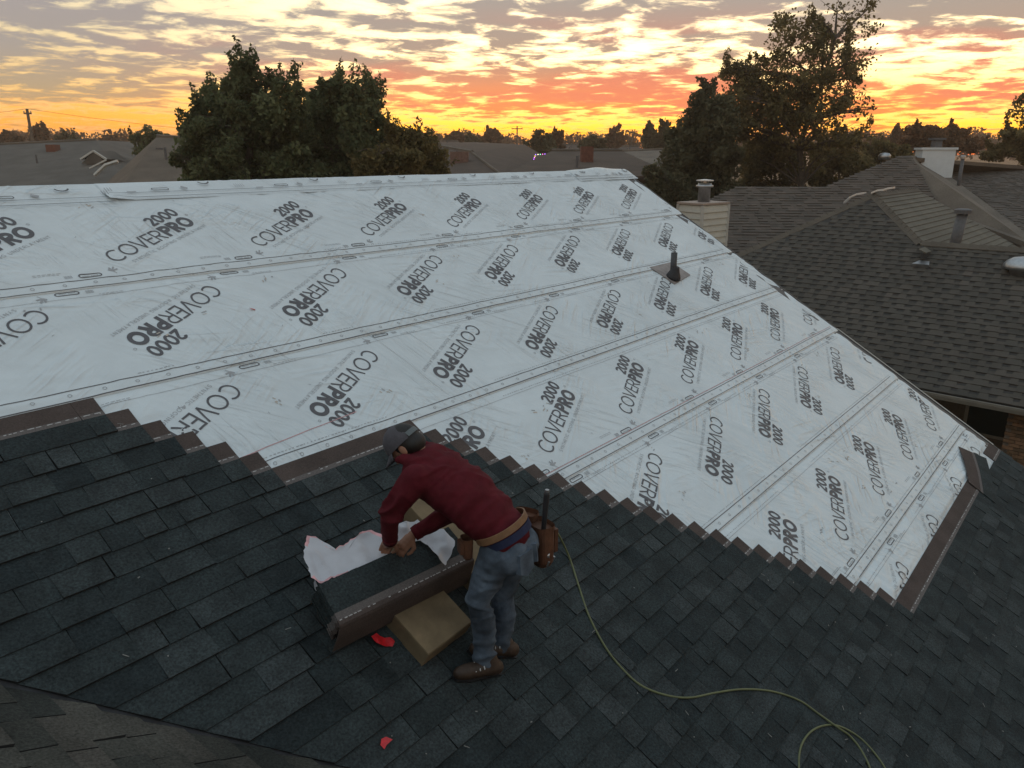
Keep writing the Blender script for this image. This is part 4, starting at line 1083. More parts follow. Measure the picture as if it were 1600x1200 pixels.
# --- near neighbour on the right
nb = empty('neighbour_house', (17, 1, 0), 'near house on the right with a dark shingled hip roof, gutter and tan brick wall', 'house')
n0 = CAM.z - 2.6
def at_z(px, py, z): d = ray(px, py); return CAM + d * ((z - CAM.z) / d.z)
E0, E1 = at_z(1425, 605, 2.6), at_z(1600, 637, 2.6); ed = (E1 - E0).normalized()
upd = Vector((-ed.y, ed.x, 0)); upd = upd if upd.dot(fh) > 0 else -upd
NP = R(27); sl = (upd * math.cos(NP) + Vector((0, 0, math.sin(NP)))).normalized(); NN = ed.cross(sl).normalized(); NN = NN if NN.z > 0 else -NN
def npx(px, py): return on_plane(px, py, E0, NN)
PA, PC, PWr = npx(1365, 305), npx(1440, 381), npx(1600, 391)
def nq(p): q = p - E0; return q.dot(ed), q.dot(sl)
def nP(a, b, h=0): return E0 + ed * a + sl * b + NN * h
PL = npx(1150, 401)
eL_ = -9.0; hipdir = (Vector(nq(PL)) - Vector(nq(PA))); hip_b0 = Vector(nq(PA)) + hipdir * (Vector(nq(PA)).y / -hipdir.y)
outline = [(hip_b0.x, 0), (7, 0), (7, nq(PWr)[1] + (7 - nq(PWr)[0]) * 0), nq(PWr), nq(PC), nq(PA)]
mb = MB(); mb.hexa([nP(a, b, -.15) for a, b in outline], [nP(a, b) for a, b in outline]); 
PB = at_z(1432, 297, PA.z)
gn = (PC - PA).cross(PB - PA).normalized()
g1 = on_plane(1600, 392, PA, gn); g2 = on_plane(1600, 410, PA, gn); g3 = on_plane(1440, 395, PA, gn)
m_nb = material('neighbour shingle granules', (.092, .083, .071), .95, .35, 120, .4, 160, tone='object', spec=.2, blot=(1.4, .13))
m_nbf = material('neighbour shingle granules joined', (.092, .083, .071), .95, .35, 120, .4, 160, tone='face', spec=.2, blot=(1.4, .13))
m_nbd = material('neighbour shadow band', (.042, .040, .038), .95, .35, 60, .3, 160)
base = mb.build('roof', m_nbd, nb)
mb = MB(); roof_slab(mb, [PA, PB, g1, g2, g3, PC]); 
m_nbt = material('neighbour shingles sky-lit tint', (.135, .122, .095), .95, .3, 40, .4, 60, blot=(1.2, .2))
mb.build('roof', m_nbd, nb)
# left hip slope and the back
PLl = nP(hip_b0.x, 0); bkp = PA + upd * 7 - Vector((0, 0, 3.4)) - ed * 4
mb = MB(); roof_slab(mb, [PA, PLl, PLl + upd * 9, PA + upd * 4 - Vector((0, 0, .02))]); mb.build('roof', m_rb, nb)
mb = MB(); wr0, wr1 = nP(*nq(PC)), nP(7, nq(PWr)[1]); roof_slab(mb, [wr0, wr1, wr1 + upd * 4 - Vector((0, 0, 2)), wr0 + upd * 4 - Vector((0, 0, 2))]); mb.build('roof', m_rb, nb)
# the courses: raised teeth over a darker under-layer
teeth = []
def inside(a, b):
    if b < .02 or b > nq(PA)[1]: return False
    if a > 6.9: return False
    hx = nq(PA)[0] + (hip_b0.x - nq(PA)[0]) * (1 - b / nq(PA)[1])
    if a < hx + .05: return False
    if b > nq(PC)[1]:
        t = (b - nq(PC)[1]) / (nq(PA)[1] - nq(PC)[1]); return a < nq(PC)[0] + (nq(PA)[0] - nq(PC)[0]) * t - .05
    return True
NE = .205; rows = int(nq(PA)[1] / NE)
for r_ in range(rows + 1):
    b0 = r_ * NE; a = hip_b0.x + random.uniform(0, .3)
    while a < 6.9:
        w = random.choice((.16, .2, .24, .30)); gp = random.choice((.10, .13, .16))
        if inside(a, b0 + .1) and inside(a + w, b0 + .1):
            mid = nP(a + w / 2, b0 + .1)
            if in_view(mid, 80): teeth.append((a, w, gp, b0, mid))
        a += w + gp
teeth.sort(key=lambda t: (t[4] - CAM).length)
def tooth(mb, a, w, gp, b0, tone, n=0):
    h1, h0 = .026, .010
    mb.hexa([nP(a, b0), nP(a + w, b0), nP(a + w - .012, b0 + NE + .01), nP(a + .012, b0 + NE + .01)], [nP(a, b0, h1), nP(a + w, b0, h1), nP(a + w - .012, b0 + NE + .01, h0), nP(a + .012, b0 + NE + .01, h0)], 0, False, tone)
    # the under-layer showing between teeth, its lower part only
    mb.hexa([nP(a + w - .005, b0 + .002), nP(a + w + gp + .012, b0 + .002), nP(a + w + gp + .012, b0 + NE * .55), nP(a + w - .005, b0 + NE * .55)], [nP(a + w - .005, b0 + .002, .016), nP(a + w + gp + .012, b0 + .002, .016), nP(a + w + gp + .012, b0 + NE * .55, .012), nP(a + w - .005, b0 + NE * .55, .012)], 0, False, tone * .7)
stn = MB()
for i, (a, w, gp, b0, mid) in enumerate(teeth):
    tone = min(1, max(0, random.gauss(.45, .09)))
    if i < 295:
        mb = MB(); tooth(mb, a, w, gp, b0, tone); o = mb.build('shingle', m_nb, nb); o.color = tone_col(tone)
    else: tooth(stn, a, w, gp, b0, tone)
if stn.f: tag(stn.build('shingles', m_nbf, nb, tone=True), kind='stuff')
# slope facing brighter sky, that light painted into a lighter shingle colour; slanting courses
gsl = (gn if gn.z > 0 else -gn); gh = Vector((0, 0, 1)).cross(gsl).normalized(); gu = gsl.cross(gh).normalized(); gu = gu if gu.z > 0 else -gu
def gp_(p): q = p - PA; return q.dot(gh), q.dot(gu)
poly = [gp_(p) for p in (PA, PB, g1, g2, g3, PC)]
def xr(b):
    xs = []
    for p, q in zip(poly, poly[1:] + poly[:1]):
        if (p[1] - b) * (q[1] - b) < 0: xs.append(p[0] + (q[0] - p[0]) * (b - p[1]) / (q[1] - p[1]))
    return (min(xs), max(xs)) if len(xs) > 1 else None
b = -.05; lo_ = min(p[1] for p in poly)
while b > lo_:
    x = xr(b - .1); 
    if x:
        mb = MB(); F_ = lambda a_, b_, h_: PA + gh * a_ + gu * b_ + gsl * h_
        mb.hexa([F_(x[0], b - .21, .002), F_(x[1], b - .21, .002), F_(x[1], b, .002), F_(x[0], b, .002)], [F_(x[0], b - .21, .035), F_(x[1], b - .21, .035), F_(x[1], b, .012), F_(x[0], b, .012)], 0, False)
        mb.build('shingle_course', m_nbt, nb)
    b -= .2
# hip and ridge caps
hc = MB()
def caps(P, Q, m=None):
    L = (Q - P).length; k = max(2, int(L / .22)); d = (Q - P).normalized(); sd_ = d.cross(Vector((0, 0, 1))).normalized()
    for i in range(k):
        a, b_ = P.lerp(Q, i / k), P.lerp(Q, (i + 1.15) / k); up_ = Vector((0, 0, .05))
        hc.hexa([a - sd_ * .14 - up_, b_ - sd_ * .14 - up_ * .8, b_ + up_ * .9, a + up_ * 1.4], [a - sd_ * .14 - up_ + Vector((0, 0, .02)), b_ - sd_ * .14 - up_ * .8 + Vector((0, 0, .02)), b_ + up_ * .9 + Vector((0, 0, .02)), a + up_ * 1.4 + Vector((0, 0, .02))])
        hc.hexa([a + up_ * 1.4, b_ + up_ * .9, b_ + sd_ * .14 - up_ * .8, a + sd_ * .14 - up_], [a + up_ * 1.4 + Vector((0, 0, .02)), b_ + up_ * .9 + Vector((0, 0, .02)), b_ + sd_ * .14 - up_ * .8 + Vector((0, 0, .02)), a + sd_ * .14 - up_ + Vector((0, 0, .02))])
caps(PLl, PA); caps(PC, PA); caps(PC, nP(7, nq(PWr)[1])); caps(PA, PB)
hc.build('ridge_caps', m_nb, nb).color = (1.35, 1.3, 1.25, 1)
# bright metal strips bent over the hip
def strip(pxs, z_off, label=None):
    pts = [npx(x, y) + Vector((0, 0, z_off)) for x, y in pxs]; mb = MB(); sd_ = upd * .10
    for p, q in zip(pts, pts[1:]): mb.hexa([p - sd_, q - sd_, q + sd_, p + sd_], [x + Vector((0, 0, .05)) for x in (p - sd_, q - sd_, q + sd_, p + sd_)])
    mb.build('metal_ridge_strip', m_galv2, nb)
m_galv2 = material('bright metal', (.75, .75, .74), .35, .1, 8, metal=.3)
strip([(1319, 323), (1328, 315), (1339, 310), (1351, 308)], .10); strip([(1362, 308), (1372, 304), (1383, 303)], .10); strip([(1378, 305), (1388, 302), (1396, 301)], .12)
# pipes and vents of the near neighbour
def stack(px, py0, py1, D, r_, m, name, parent, capped=True, lean=0, cm=None):
    b_, t_ = at(px, py1, D), at(px, py0, D); t_ = Vector((b_.x, b_.y, t_.z)) + CR * lean; mb = MB(); mb.tube([b_ - Vector((0, 0, .4)), t_], r_, 14); o = mb.build(name, m, parent, True)
    if capped:
        c = MB(); c.tube([t_, t_ + Vector((0, 0, .10))], [r_ * 1.55, r_ * 1.55], 14); c.tube([t_ + Vector((0, 0, .1)), t_ + Vector((0, 0, .13))], [r_ * 1.6, r_ * 1.0], 14); c.build('cap', cm or m_galv, o)
    return o
dW = (npx(1488, 386) - CAM).dot(fh)
stack(1489, 334, 384, dW + .4, .135, m_pipe, 'vent_pipe', nb, True, .12, m_pipe)
p = npx(1597, 424); mb = MB(); mb.lathe(p - Vector((0, 0, .1)), (0, 0, 1), [(.26, 0), (.27, .12), (.40, .16), (.42, .22), (.36, .33), (.22, .42), (.05, .45)], 24); mb.build('dome_vent', m_galv, nb, True)
p = npx(1438, 419); mb = MB(); q0 = [p - ed * .2, p + ed * .2, p + ed * .12 + sl * .3, p - ed * .12 + sl * .3]; mb.hexa([x for x in q0], [q0[0] + NN * .12, q0[1] + NN * .12, q0[2] + NN * .03, q0[3] + NN * .03]); mb.build('slant_vent', m_galv, nb)
# gutter, soffit, brick wall, porch opening
gt = MB(); ga, gb = nP(hip_b0.x, -.05), nP(7, -.05)
gprof = [(-.0, .02), (-.13, .02), (-.13, -.02), (-.10, -.10), (0, -.12)]
def gpt(base_, o_, z_): return base_ + upd * o_ + Vector((0, 0, z_))
for (o0, z0), (o1, z1) in zip(gprof[1:], gprof[2:]): gt.hexa([gpt(ga, o0, z0), gpt(gb, o0, z0), gpt(gb, o1, z1), gpt(ga, o1, z1)], [gpt(ga, o0 + .008, z0 + .004), gpt(gb, o0 + .008, z0 + .004), gpt(gb, o1 + .008, z1 + .004), gpt(ga, o1 + .008, z1 + .004)])
gt.box((ga + gb) / 2 + upd * -.125 + Vector((0, 0, .025)), (gb - ga) / 2, upd * .012, (0, 0, .010))
gt.build('gutter', material('tan gutter paint', (.27, .255, .22), .5, .1, 4), nb)
WZ = 2.42; wa = 1.75
def wpt(a, z, o_=0): p = E0 + ed * a + upd * (.55 + o_); return Vector((p.x, p.y, z))
wmb = MB(); wmb.face([wpt(wa, 0, .02), wpt(7, 0, .02), wpt(7, WZ, .02), wpt(wa, WZ, .02)]); wmb.face([wpt(wa, 0, .02), wpt(wa, 0, 2.5), wpt(wa, WZ, 2.5), wpt(wa, WZ, .02)])
wmb.face([wpt(-8, 0, 2.5), wpt(wa, 0, 2.5), wpt(wa, WZ, 2.5), wpt(-8, WZ, 2.5)]); wmb.face([wpt(7, 0, .02), wpt(7, 0, 8), wpt(7, WZ, 8), wpt(7, WZ, .02)]); wmb.face([wpt(-8, 0, 8), wpt(7, 0, 8), wpt(7, WZ, 8), wpt(-8, WZ, 8)]); wmb.face([wpt(-8, 0, 2.5), wpt(-8, 0, 8), wpt(-8, WZ, 8), wpt(-8, WZ, 2.5)])
nwall = wmb.build('wall', m_mortar, nb)
sf = MB(); sf.hexa([wpt(-8, WZ + .02, -.45), wpt(7, WZ + .02, -.45), wpt(7, WZ + .02, 2.6), wpt(-8, WZ + .02, 2.6)], [wpt(-8, WZ + .06, -.45), wpt(7, WZ + .06, -.45), wpt(7, WZ + .06, 2.6), wpt(-8, WZ + .06, 2.6)]); sf.build('soffit', m_trimw, nb)
bw, bh = .20, .065; cnt = 0; bstuff = MB(); bl = []
for r_ in range(int(WZ / (bh + .01))):
    z = .01 + r_ * (bh + .01); a = wa + (r_ % 2) * .105
    while a < 6.4: bl.append((a, z)); a += bw + .01
bl.sort(key=lambda t: (wpt(t[0], t[1]) - CAM).length - (20 if in_view(wpt(t[0], t[1]), 0) else 0))
m_brick_o = material('single brick', (.20, .125, .072), .9, .3, 12, .4, 80, tone='object'); m_brick_f = material('joined bricks', (.20, .125, .072), .9, .3, 12, .4, 80, tone='face')
bme = MB(); bme.box((0, 0, 0), ed * bw / 2, upd * .03, (0, 0, bh / 2)); bmesh_shared = bme.mesh('brick', m_brick_o)
for i, (a, z) in enumerate(bl):
    p = wpt(a + bw / 2, z + bh / 2, random.uniform(-.006, .004)); tone = random.random()
    if i < 280:
        o = bpy.data.objects.new('brick', bmesh_shared); o.location = p; COL.objects.link(o); attach(o, nwall); o.color = tone_col(tone)
    else: bstuff.box(p, ed * bw / 2, upd * .03, (0, 0, bh / 2)); bstuff.tone[-6:] = [tone] * 6
tag(bstuff.build('bricks', m_brick_f, nwall, tone=True), kind='stuff')
wn = MB(); wn.hexa([wpt(.5, .9, 2.44), wpt(1.5, .9, 2.44), wpt(1.5, 2.1, 2.44), wpt(.5, 2.1, 2.44)], [wpt(.5, .9, 2.40), wpt(1.5, .9, 2.40), wpt(1.5, 2.1, 2.40), wpt(.5, 2.1, 2.40)]); w_ = wn.build('window', m_trimw, nb)
pn = MB(); pn.face([wpt(.58, .98, 2.39), wpt(1.42, .98, 2.39), wpt(1.42, 2.02, 2.39), wpt(.58, 2.02, 2.39)]); pn.build('pane', m_glass, w_)
lm = MB(); lc = wpt(2.85, 1.55, -.1); lm.lathe(lc, (0, 0, 1), [(.03, -.16), (.07, -.12), (.09, .08), (.11, .1), (.04, .17), (.01, .2)], 10); lm.box(lc + upd * .05, ed * .05, upd * .05, (0, 0, .09)); lm.build('wall_lantern', m_black, nb, True)

# --- brown house behind it, with the white chimney
bh_ = empty('house', at(1380, 300, 34).xy.to_3d(), 'large brown roofed house at the upper right with a white box chimney', 'house', 'houses beyond the roof')
P1 = [(1085, 322, 26), (1150, 293, 31), (1287, 293, 31), (1405, 244, 37), (1424, 243, 37.4), (1470, 330, 29), (1380, 430, 21.5), (1060, 430, 21.5)]
o_ = at(1287, 293, 31); gradv = (fh * .95 + CR * .05).normalized()
bn = (Vector((0, 0, 1)) * math.cos(R(24)) - gradv * math.sin(R(24))).normalized()
pl1 = [on_plane(x, y, o_, bn) for x, y, _ in P1]
m_rp = material('brown court shingles', (.098, .080, .072), .95, .4, 60, .5, 80, blot=(1.5, .25))
mb = MB(); roof_slab(mb, pl1); r1 = mb.build('roof', m_rp, bh_)
# courses on it as thin laid strips
def spans(poly, b):
    xs = sorted(p[0] + (q[0] - p[0]) * (b - p[1]) / (q[1] - p[1]) for p, q in zip(poly, poly[1:] + poly[:1]) if (p[1] - b) * (q[1] - b) < 0)
    return list(zip(xs[::2], xs[1::2]))
def court_tabs(pts, parent, m, step=.2):
    cs = MB(); n_ = Vector((0, 0, 0))
    for a, b in zip(pts, pts[1:] + pts[:1]): n_ += (a - pts[0]).cross(b - pts[0])
    n_ = n_.normalized(); n_ = n_ if n_.z > 0 else -n_; o = pts[0]
    hh_ = Vector((0, 0, 1)).cross(n_).normalized(); uu_ = n_.cross(hh_).normalized(); uu_ = uu_ if uu_.z > 0 else -uu_
    pq = [((p - o).dot(hh_), (p - o).dot(uu_)) for p in pts]; F_ = lambda a_, b_, h_: o + hh_ * a_ + uu_ * b_ + n_ * h_
    b = min(p[1] for p in pq) + .05
    while b < max(p[1] for p in pq) - step:
        for x0, x1 in spans(pq, b + step / 2):
            x = x0
            while x < x1 - .02:
                w = random.uniform(.14, .4); e_ = min(x + w, x1); th_ = random.choice((.014, .035))
                if in_view(F_(x, b, 0), 60): cs.hexa([F_(x, b, .001), F_(e_, b, .001), F_(e_, b + step, .001), F_(x, b + step, .001)], [F_(x, b, th_), F_(e_, b, th_), F_(e_, b + step, .008), F_(x, b + step, .008)], 0, False, random.uniform(.25, .65))
                x = e_
        b += step
    tag(cs.build('shingles', m, parent, tone=True), kind='stuff')
m_rpf = material('brown court shingle tabs', (.100, .080, .065), .95, .35, 60, .4, 80, blot=(1.5, .2), tone='face')
m_rpf2 = material('umber shingle tabs', (.088, .076, .065), .95, .35, 60, .4, 80, blot=(1.2, .25), tone='face')
court_tabs(pl1, r1, m_rpf)
q1, q2 = pl1[4], pl1[5]
band = [pl1[4], at(1445, 246, 39), at(1640, 392, 24), pl1[5]]
mb = MB(); roof_slab(mb, band); mb.build('roof', m_rt, bh_)
rr = [at(1444, 250, 40), at(1640, 262, 42), at(1690, 420, 25), at(1560, 380, 25.5)]
mb = MB(); roof_slab(mb, rr[:3]); r3 = mb.build('roof', roof_mat('umber shingles', (.082, .070, .06), 1), bh_); court_tabs(rr[:3], r3, m_rpf2)
mb = MB(); roof_slab(mb, [rr[0], rr[2], rr[3]]); r4 = mb.build('roof', m_rg, bh_); court_tabs([rr[0], rr[2], rr[3]], r4, m_rpf2)
bkp = [at(1405, 244, 37) + fh * 8 - Vector((0, 0, 3.5)), at(1640, 262, 42) + fh * 8 - Vector((0, 0, 3.5))]
mb = MB(); roof_slab(mb, [pl1[3], at(1640, 262, 42), bkp[1], bkp[0]]); mb.build('roof', m_rb, bh_)
mb = MB(); roof_slab(mb, [pl1[1], pl1[2], pl1[2] + fh * 7 - Vector((0, 0, 3)), pl1[1] + fh * 7 - Vector((0, 0, 3))]); mb.build('roof', m_rb, bh_)
walls_under(pl1 + rr, m_brick, bh_, 2.4, .6)
ch, cp = chimney_box('chimney', m_white, bh_, 1462, 234, 268, 35, 48, .9, m_white, -.15)
mb = MB(); mb.box(cp + Vector((0, 0, .25)), CR * .16, fh * .16, (0, 0, .16)); mb.box(cp + Vector((0, 0, .45)), CR * .26, fh * .26, (0, 0, .04)); mb.build('flue', m_pipe, ch)
stack(1497, 248, 294, 33, .07, m_pipe, 'vent_pipe', bh_, True)
mb = MB(); p = at(1382, 246, 37); mb.lathe(p - Vector((0, 0, .1)), (0, 0, 1), [(.25, 0), (.27, .18), (.2, .28), (.03, .31)], 12); mb.build('dome_vent', m_galv, bh_, True)
# --- lap-sided chimney close behind the rake
sc_ = empty('chimney', at(1098, 350, 15.5), 'pale lap sided chimney with a metal flue right behind the white roof edge', 'chimney')
tl, tc, tr = at(1061, 323, 15.9), at(1098, 321, 15.3), at(1137, 320, 15.9); zc = tc.z
tl, tr = Vector((tl.x, tl.y, zc)), Vector((tr.x, tr.y, zc)); bk_ = tl + tr - tc
ring0 = [tc, tr, bk_, tl]
core = MB(); core.hexa([Vector((p.x, p.y, 0)) for p in ring0], [p - Vector((0, 0, .01)) for p in ring0]); core.build('chase', m_siding, sc_)
cen = (tl + tr) / 2
nrows = 16
for r_ in range(nrows):
    z1 = zc - .02 - r_ * .125; mb = MB()
    for p, q in zip(ring0, ring0[1:] + ring0[:1]):
        nrm = Vector(((q - p).y, -(q - p).x, 0)).normalized(); nrm = nrm if nrm.dot((p + q) / 2 - cen) > 0 else -nrm
        e_ = (q - p).normalized() * .02; P_ = lambda w, z_, o2: Vector((w.x, w.y, z_)) + nrm * o2
        mb.hexa([P_(p - e_, z1 - .125, .001), P_(q + e_, z1 - .125, .001), P_(q + e_, z1, .001), P_(p - e_, z1, .001)], [P_(p - e_, z1 - .125, .030), P_(q + e_, z1 - .125, .030), P_(q + e_, z1, .006), P_(p - e_, z1, .006)])
    mb.build('siding_board', m_siding, sc_)
for p in ring0:
    mb = MB(); d_ = (p - cen).normalized() * .03; mb.box(Vector((p.x, p.y, zc - 1.05)) + d_ * .5, CR * .03, fh * .03, (0, 0, 1.04)); mb.build('corner_trim', m_trimw, sc_)
mb = MB(); mb.hexa([p + (p - cen).normalized() * .05 + Vector((0, 0, .0)) for p in ring0], [p + (p - cen).normalized() * .05 + Vector((0, 0, .035)) for p in ring0]); mb.build('chase_cover', material('rusty cover metal', (.33, .26, .22), .5, .2, 10), sc_)
fl = MB(); fc_ = cen + Vector((0, 0, .03)); fl.lathe(fc_, (0, 0, 1), [(.12, 0), (.12, .28), (.17, .29), (.17, .33), (.13, .34), (.13, .37)], 20); fl.build('flue', m_galv, sc_, True)
fl = MB(); fl.lathe(fc_ + Vector((0, 0, .41)), (0, 0, 1), [(.17, 0), (.17, .02), (.02, .035)], 20); fl.tube([fc_ + Vector((0, 0, .36)), fc_ + Vector((0, 0, .42))], .03, 6); fl.build('flue_cap', m_galv2, sc_)

# ------------------------------------------------------------------ trees
def leaf_mat(name, c, trans=.45):
    m = material(name, c, .75, .35, 1.2, col2=tuple(x * 1.7 for x in c), tone='face', trans=trans, spec=.25); return m
m_leaf = leaf_mat('dark green leaves', (.100, .115, .056)); m_leaf2 = leaf_mat('olive autumn leaves', (.135, .112, .048)); m_leaf3 = leaf_mat('russet leaves', (.125, .070, .038)); m_leaf4 = leaf_mat('deep evergreen leaves', (.092, .090, .050))
m_bark = material('grey brown bark', (.085, .065, .05), .95, .35, 6, .6, 25)
def leaves(clumps, n, size, gap=.45, seed=0):
    r_ = np.random.default_rng(seed); tot = sum(c[1][0] * c[1][1] + c[1][0] * c[1][2] for c in clumps); C, Tn = [], []
    for c, rad, dens in clumps:
        k = int(n * dens * (rad[0] * rad[1] + rad[0] * rad[2]) / tot * 2.2); p = r_.normal(size=(k, 3)); p /= np.linalg.norm(p, axis=1)[:, None]
        rr_ = r_.random(k) ** (1 / 2.1); rr_ = np.where(r_.random(k) < .07, rr_ * r_.uniform(1.0, 1.35, k), rr_); p = p * rr_[:, None] * np.array(rad)
        p = p + np.array(c); q = p / max(.35, rad[0] * .30)
        g = vn(q[:, 0] + q[:, 2] * .7, q[:, 1] - q[:, 2] * .6, seed % 7 + 70) * .6 + vn(q[:, 0] * 2.3 - q[:, 2], q[:, 1] * 2.3 + q[:, 2] * 1.7, seed % 5 + 80) * .4
        keep = g > gap * (.62 + .62 * rr_ ** 3) - .1 * (r_.random(k) < .12); C.append(p[keep]); Tn.append(np.clip(g[keep] * 1.0 + r_.normal(0, .18, keep.sum()), 0, 1))
    P = np.vstack(C); Tn = np.concatenate(Tn); k = len(P)
    a = r_.normal(size=(k, 3)); a /= np.linalg.norm(a, axis=1)[:, None]; b = r_.normal(size=(k, 3)); b -= a * (a * b).sum(1)[:, None]; b /= np.linalg.norm(b, axis=1)[:, None]
    s_ = size * r_.uniform(.6, 1.3, (k, 1)); a = a * s_; b = b * s_ * .55
    V = np.stack([P - a, P + b, P + a, P - b], 1).reshape(-1, 3)
    return V, Tn
def tree_obj(name, label, cat, base, trunk, clumps, n, size, m, group=None, gap=.45, seed=0, twigs=0, limbs=True, r0=.15):
    e = empty(name, base, label, cat, group)
    rt = random.Random(seed + 500); shoots = []; spray = []
    for _ in range(twigs):                                  # leafy shoots that break the outline
        c, rad, _d = rt.choice(clumps); c = Vector(c); a = rt.uniform(0, 6.28); el = rt.uniform(.15, 1.4); d = Vector((math.cos(a) * math.cos(el), math.sin(a) * math.cos(el), math.sin(el)))
        p = c + Vector((d.x * rad[0], d.y * rad[1], d.z * rad[2])) * .75; L = rt.uniform(.35, .95) * min(1.0, size * 11); q = p + (d + Vector((0, 0, .6))).normalized() * L; shoots.append((p, q))
        for j in range(6): spray.append((tuple(p.lerp(q, .15 + .14 * j)), (.20 * (1.15 - .13 * j),) * 3, 1))
    V, Tn = leaves(clumps, n, size, gap, seed); k = len(Tn)
    if spray:
        V2, T2 = leaves(spray, twigs * 34, size * .85, .15, seed + 1); V = np.vstack([V, V2]); Tn = np.concatenate([Tn, T2]); k = len(Tn)
    me = bpy.data.meshes.new('crown'); me.vertices.add(4 * k); me.vertices.foreach_set('co', V.ravel()); me.loops.add(4 * k); me.loops.foreach_set('vertex_index', np.arange(4 * k))
    me.polygons.add(k); me.polygons.foreach_set('loop_start', np.arange(0, 4 * k, 4)); me.materials.append(m)
    at_ = me.attributes.new('tone', 'FLOAT', 'FACE'); at_.data.foreach_set('value', Tn); me.update(); me.validate()
    o = bpy.data.objects.new('crown', me); COL.objects.link(o); attach(o, e)
    tm = MB(); rs = random.Random(seed); path = [Vector(p) for p in trunk]
    tm.tube(catmull([tuple(p) for p in path], 4), list(np.linspace(r0, r0 * .35, (len(path) - 1) * 4 + 1)), 8)
    for c, rad, dens in (clumps[::2] if limbs else []):
        c = Vector(c); b0 = min(path[1:], key=lambda q: (q - c).length + (3 if q.z > c.z else 0)); mid = b0.lerp(c, .55) + Vector((rs.uniform(-.2, .2), rs.uniform(-.2, .2), .15))
        tm.tube([b0, mid, c], [r0 * .38, r0 * .25, r0 * .1], 5)
        for _ in range(5):
            t = c + Vector((rs.gauss(0, 1) * rad[0] * .6, rs.gauss(0, 1) * rad[1] * .6, abs(rs.gauss(0, 1)) * rad[2] * .7)); tm.tube([mid.lerp(c, .6), (mid + t) / 2 + Vector((0, 0, .1)), t], [r0 * .12, r0 * .08, r0 * .03], 4)
    for p, q in shoots: tm.tube([p, q], [.012, .004], 4)
    tm.build('trunk', m_bark, e); return e
def px_clumps(lst, D, depth=.9, jitter=0):
    out = []
    for i, (x, y, rx, ry, dens) in enumerate(lst):
        d = D + jitter * math.sin(i * 2.3); k = d / 1254
        rs = random.Random(i * 31 + int(x))
        for _ in range(7 if dens > .3 else 4):
            a, t, q = rs.uniform(0, 6.28), rs.uniform(.55, .90), rs.uniform(.24, .42)
            out.append((tuple(at(x + rx * t * math.cos(a), y - ry * t * math.sin(a), d + rs.uniform(-.8, .8) * rx * k)), (rx * k * q, rx * k * q, ry * k * q * .9), dens * 1.15))
        rx, ry = rx * .82, ry * .82; out.append((tuple(at(x, y, d)), (rx * k, rx * k * depth, ry * k), dens))
    return out
B = lambda px, D: tuple(ground_at(px, D))
def px_tree(name, label, cat, pxs, D, trunk_px, n, size, m, **kw):
    cl = px_clumps(pxs, D, jitter=kw.pop('jitter', .8)); tr = [B(trunk_px[0][0], D)] + [tuple(at(x, y, D)) for x, y in trunk_px[1:]]
    return tree_obj(name, label, cat, B(trunk_px[0][0], D), tr, cl, n, size, m, **kw)
G1 = 'bushy trees beyond the roof ridge'
px_tree('broadleaf_tree', 'tallest bushy green tree left of the pair behind the roof ridge', 'tree', [(395, 135, 55, 42, 1), (345, 175, 50, 50, 1), (430, 175, 55, 55, 1), (385, 225, 95, 65, 1.1), (310, 235, 45, 55, .9), (335, 280, 60, 50, 1), (430, 275, 80, 50, 1.1)], 24, [(390, 0), (392, 300), (392, 220), (395, 160)], 27000, .080, m_leaf, group=G1, gap=.50, seed=3, twigs=70)
px_tree('broadleaf_tree', 'bushy green tree right beside the tallest one behind the roof ridge', 'tree', [(520, 165, 55, 38, 1), (490, 195, 45, 55, 1), (560, 190, 50, 55, 1), (525, 240, 90, 55, 1.1), (590, 235, 55, 60, 1), (500, 285, 80, 45, 1.1), (575, 165, 28, 28, .5)], 25, [(525, 0), (525, 300), (527, 235), (530, 175)], 26000, .080, m_leaf, group=G1, gap=.50, seed=5, twigs=70)
px_tree('broadleaf_tree', 'low olive bushy tree at the right end of the bushy pair', 'tree', [(635, 225, 45, 35, .8), (655, 250, 45, 40, 1), (615, 262, 60, 45, 1), (640, 280, 55, 40, 1)], 24, [(640, 0), (640, 300), (640, 250), (645, 220)], 14000, .072, m_leaf2, group=G1, gap=.50, seed=8, twigs=46)
G2 = 'big trees right of the ridge end'
px_tree('tall_tree', 'tallest tree with thin autumn leaves and a forked trunk against the sunset', 'tree', [(1240, 60, 55, 50, .8), (1330, 30, 55, 38, .26), (1290, 90, 60, 55, .55), (1350, 100, 38, 50, .2), (1215, 125, 55, 50, 1.1), (1270, 150, 60, 45, .8), (1160, 140, 45, 42, .9), (1320, 150, 45, 38, .25), (1200, 175, 60, 32, .7), (1290, 195, 50, 26, .35), (1240, 205, 50, 22, .4), (1345, 165, 35, 25, .2), (1160, 122, 36, 34, 1), (1145, 172, 36, 45, .9), (1185, 215, 45, 40, .9), (1150, 190, 35, 45, 1), (1225, 160, 50, 45, 1), (1205, 232, 45, 26, .55), (1290, 228, 50, 24, .4), (1340, 215, 40, 20, .2), (1250, 255, 60, 24, .45)], 40, [(1254, 0), (1252, 290), (1250, 235), (1262, 190), (1285, 130), (1305, 60)], 21000, .100, m_leaf2, group=G2, gap=.52, seed=11, twigs=90, r0=.20, jitter=1.2)
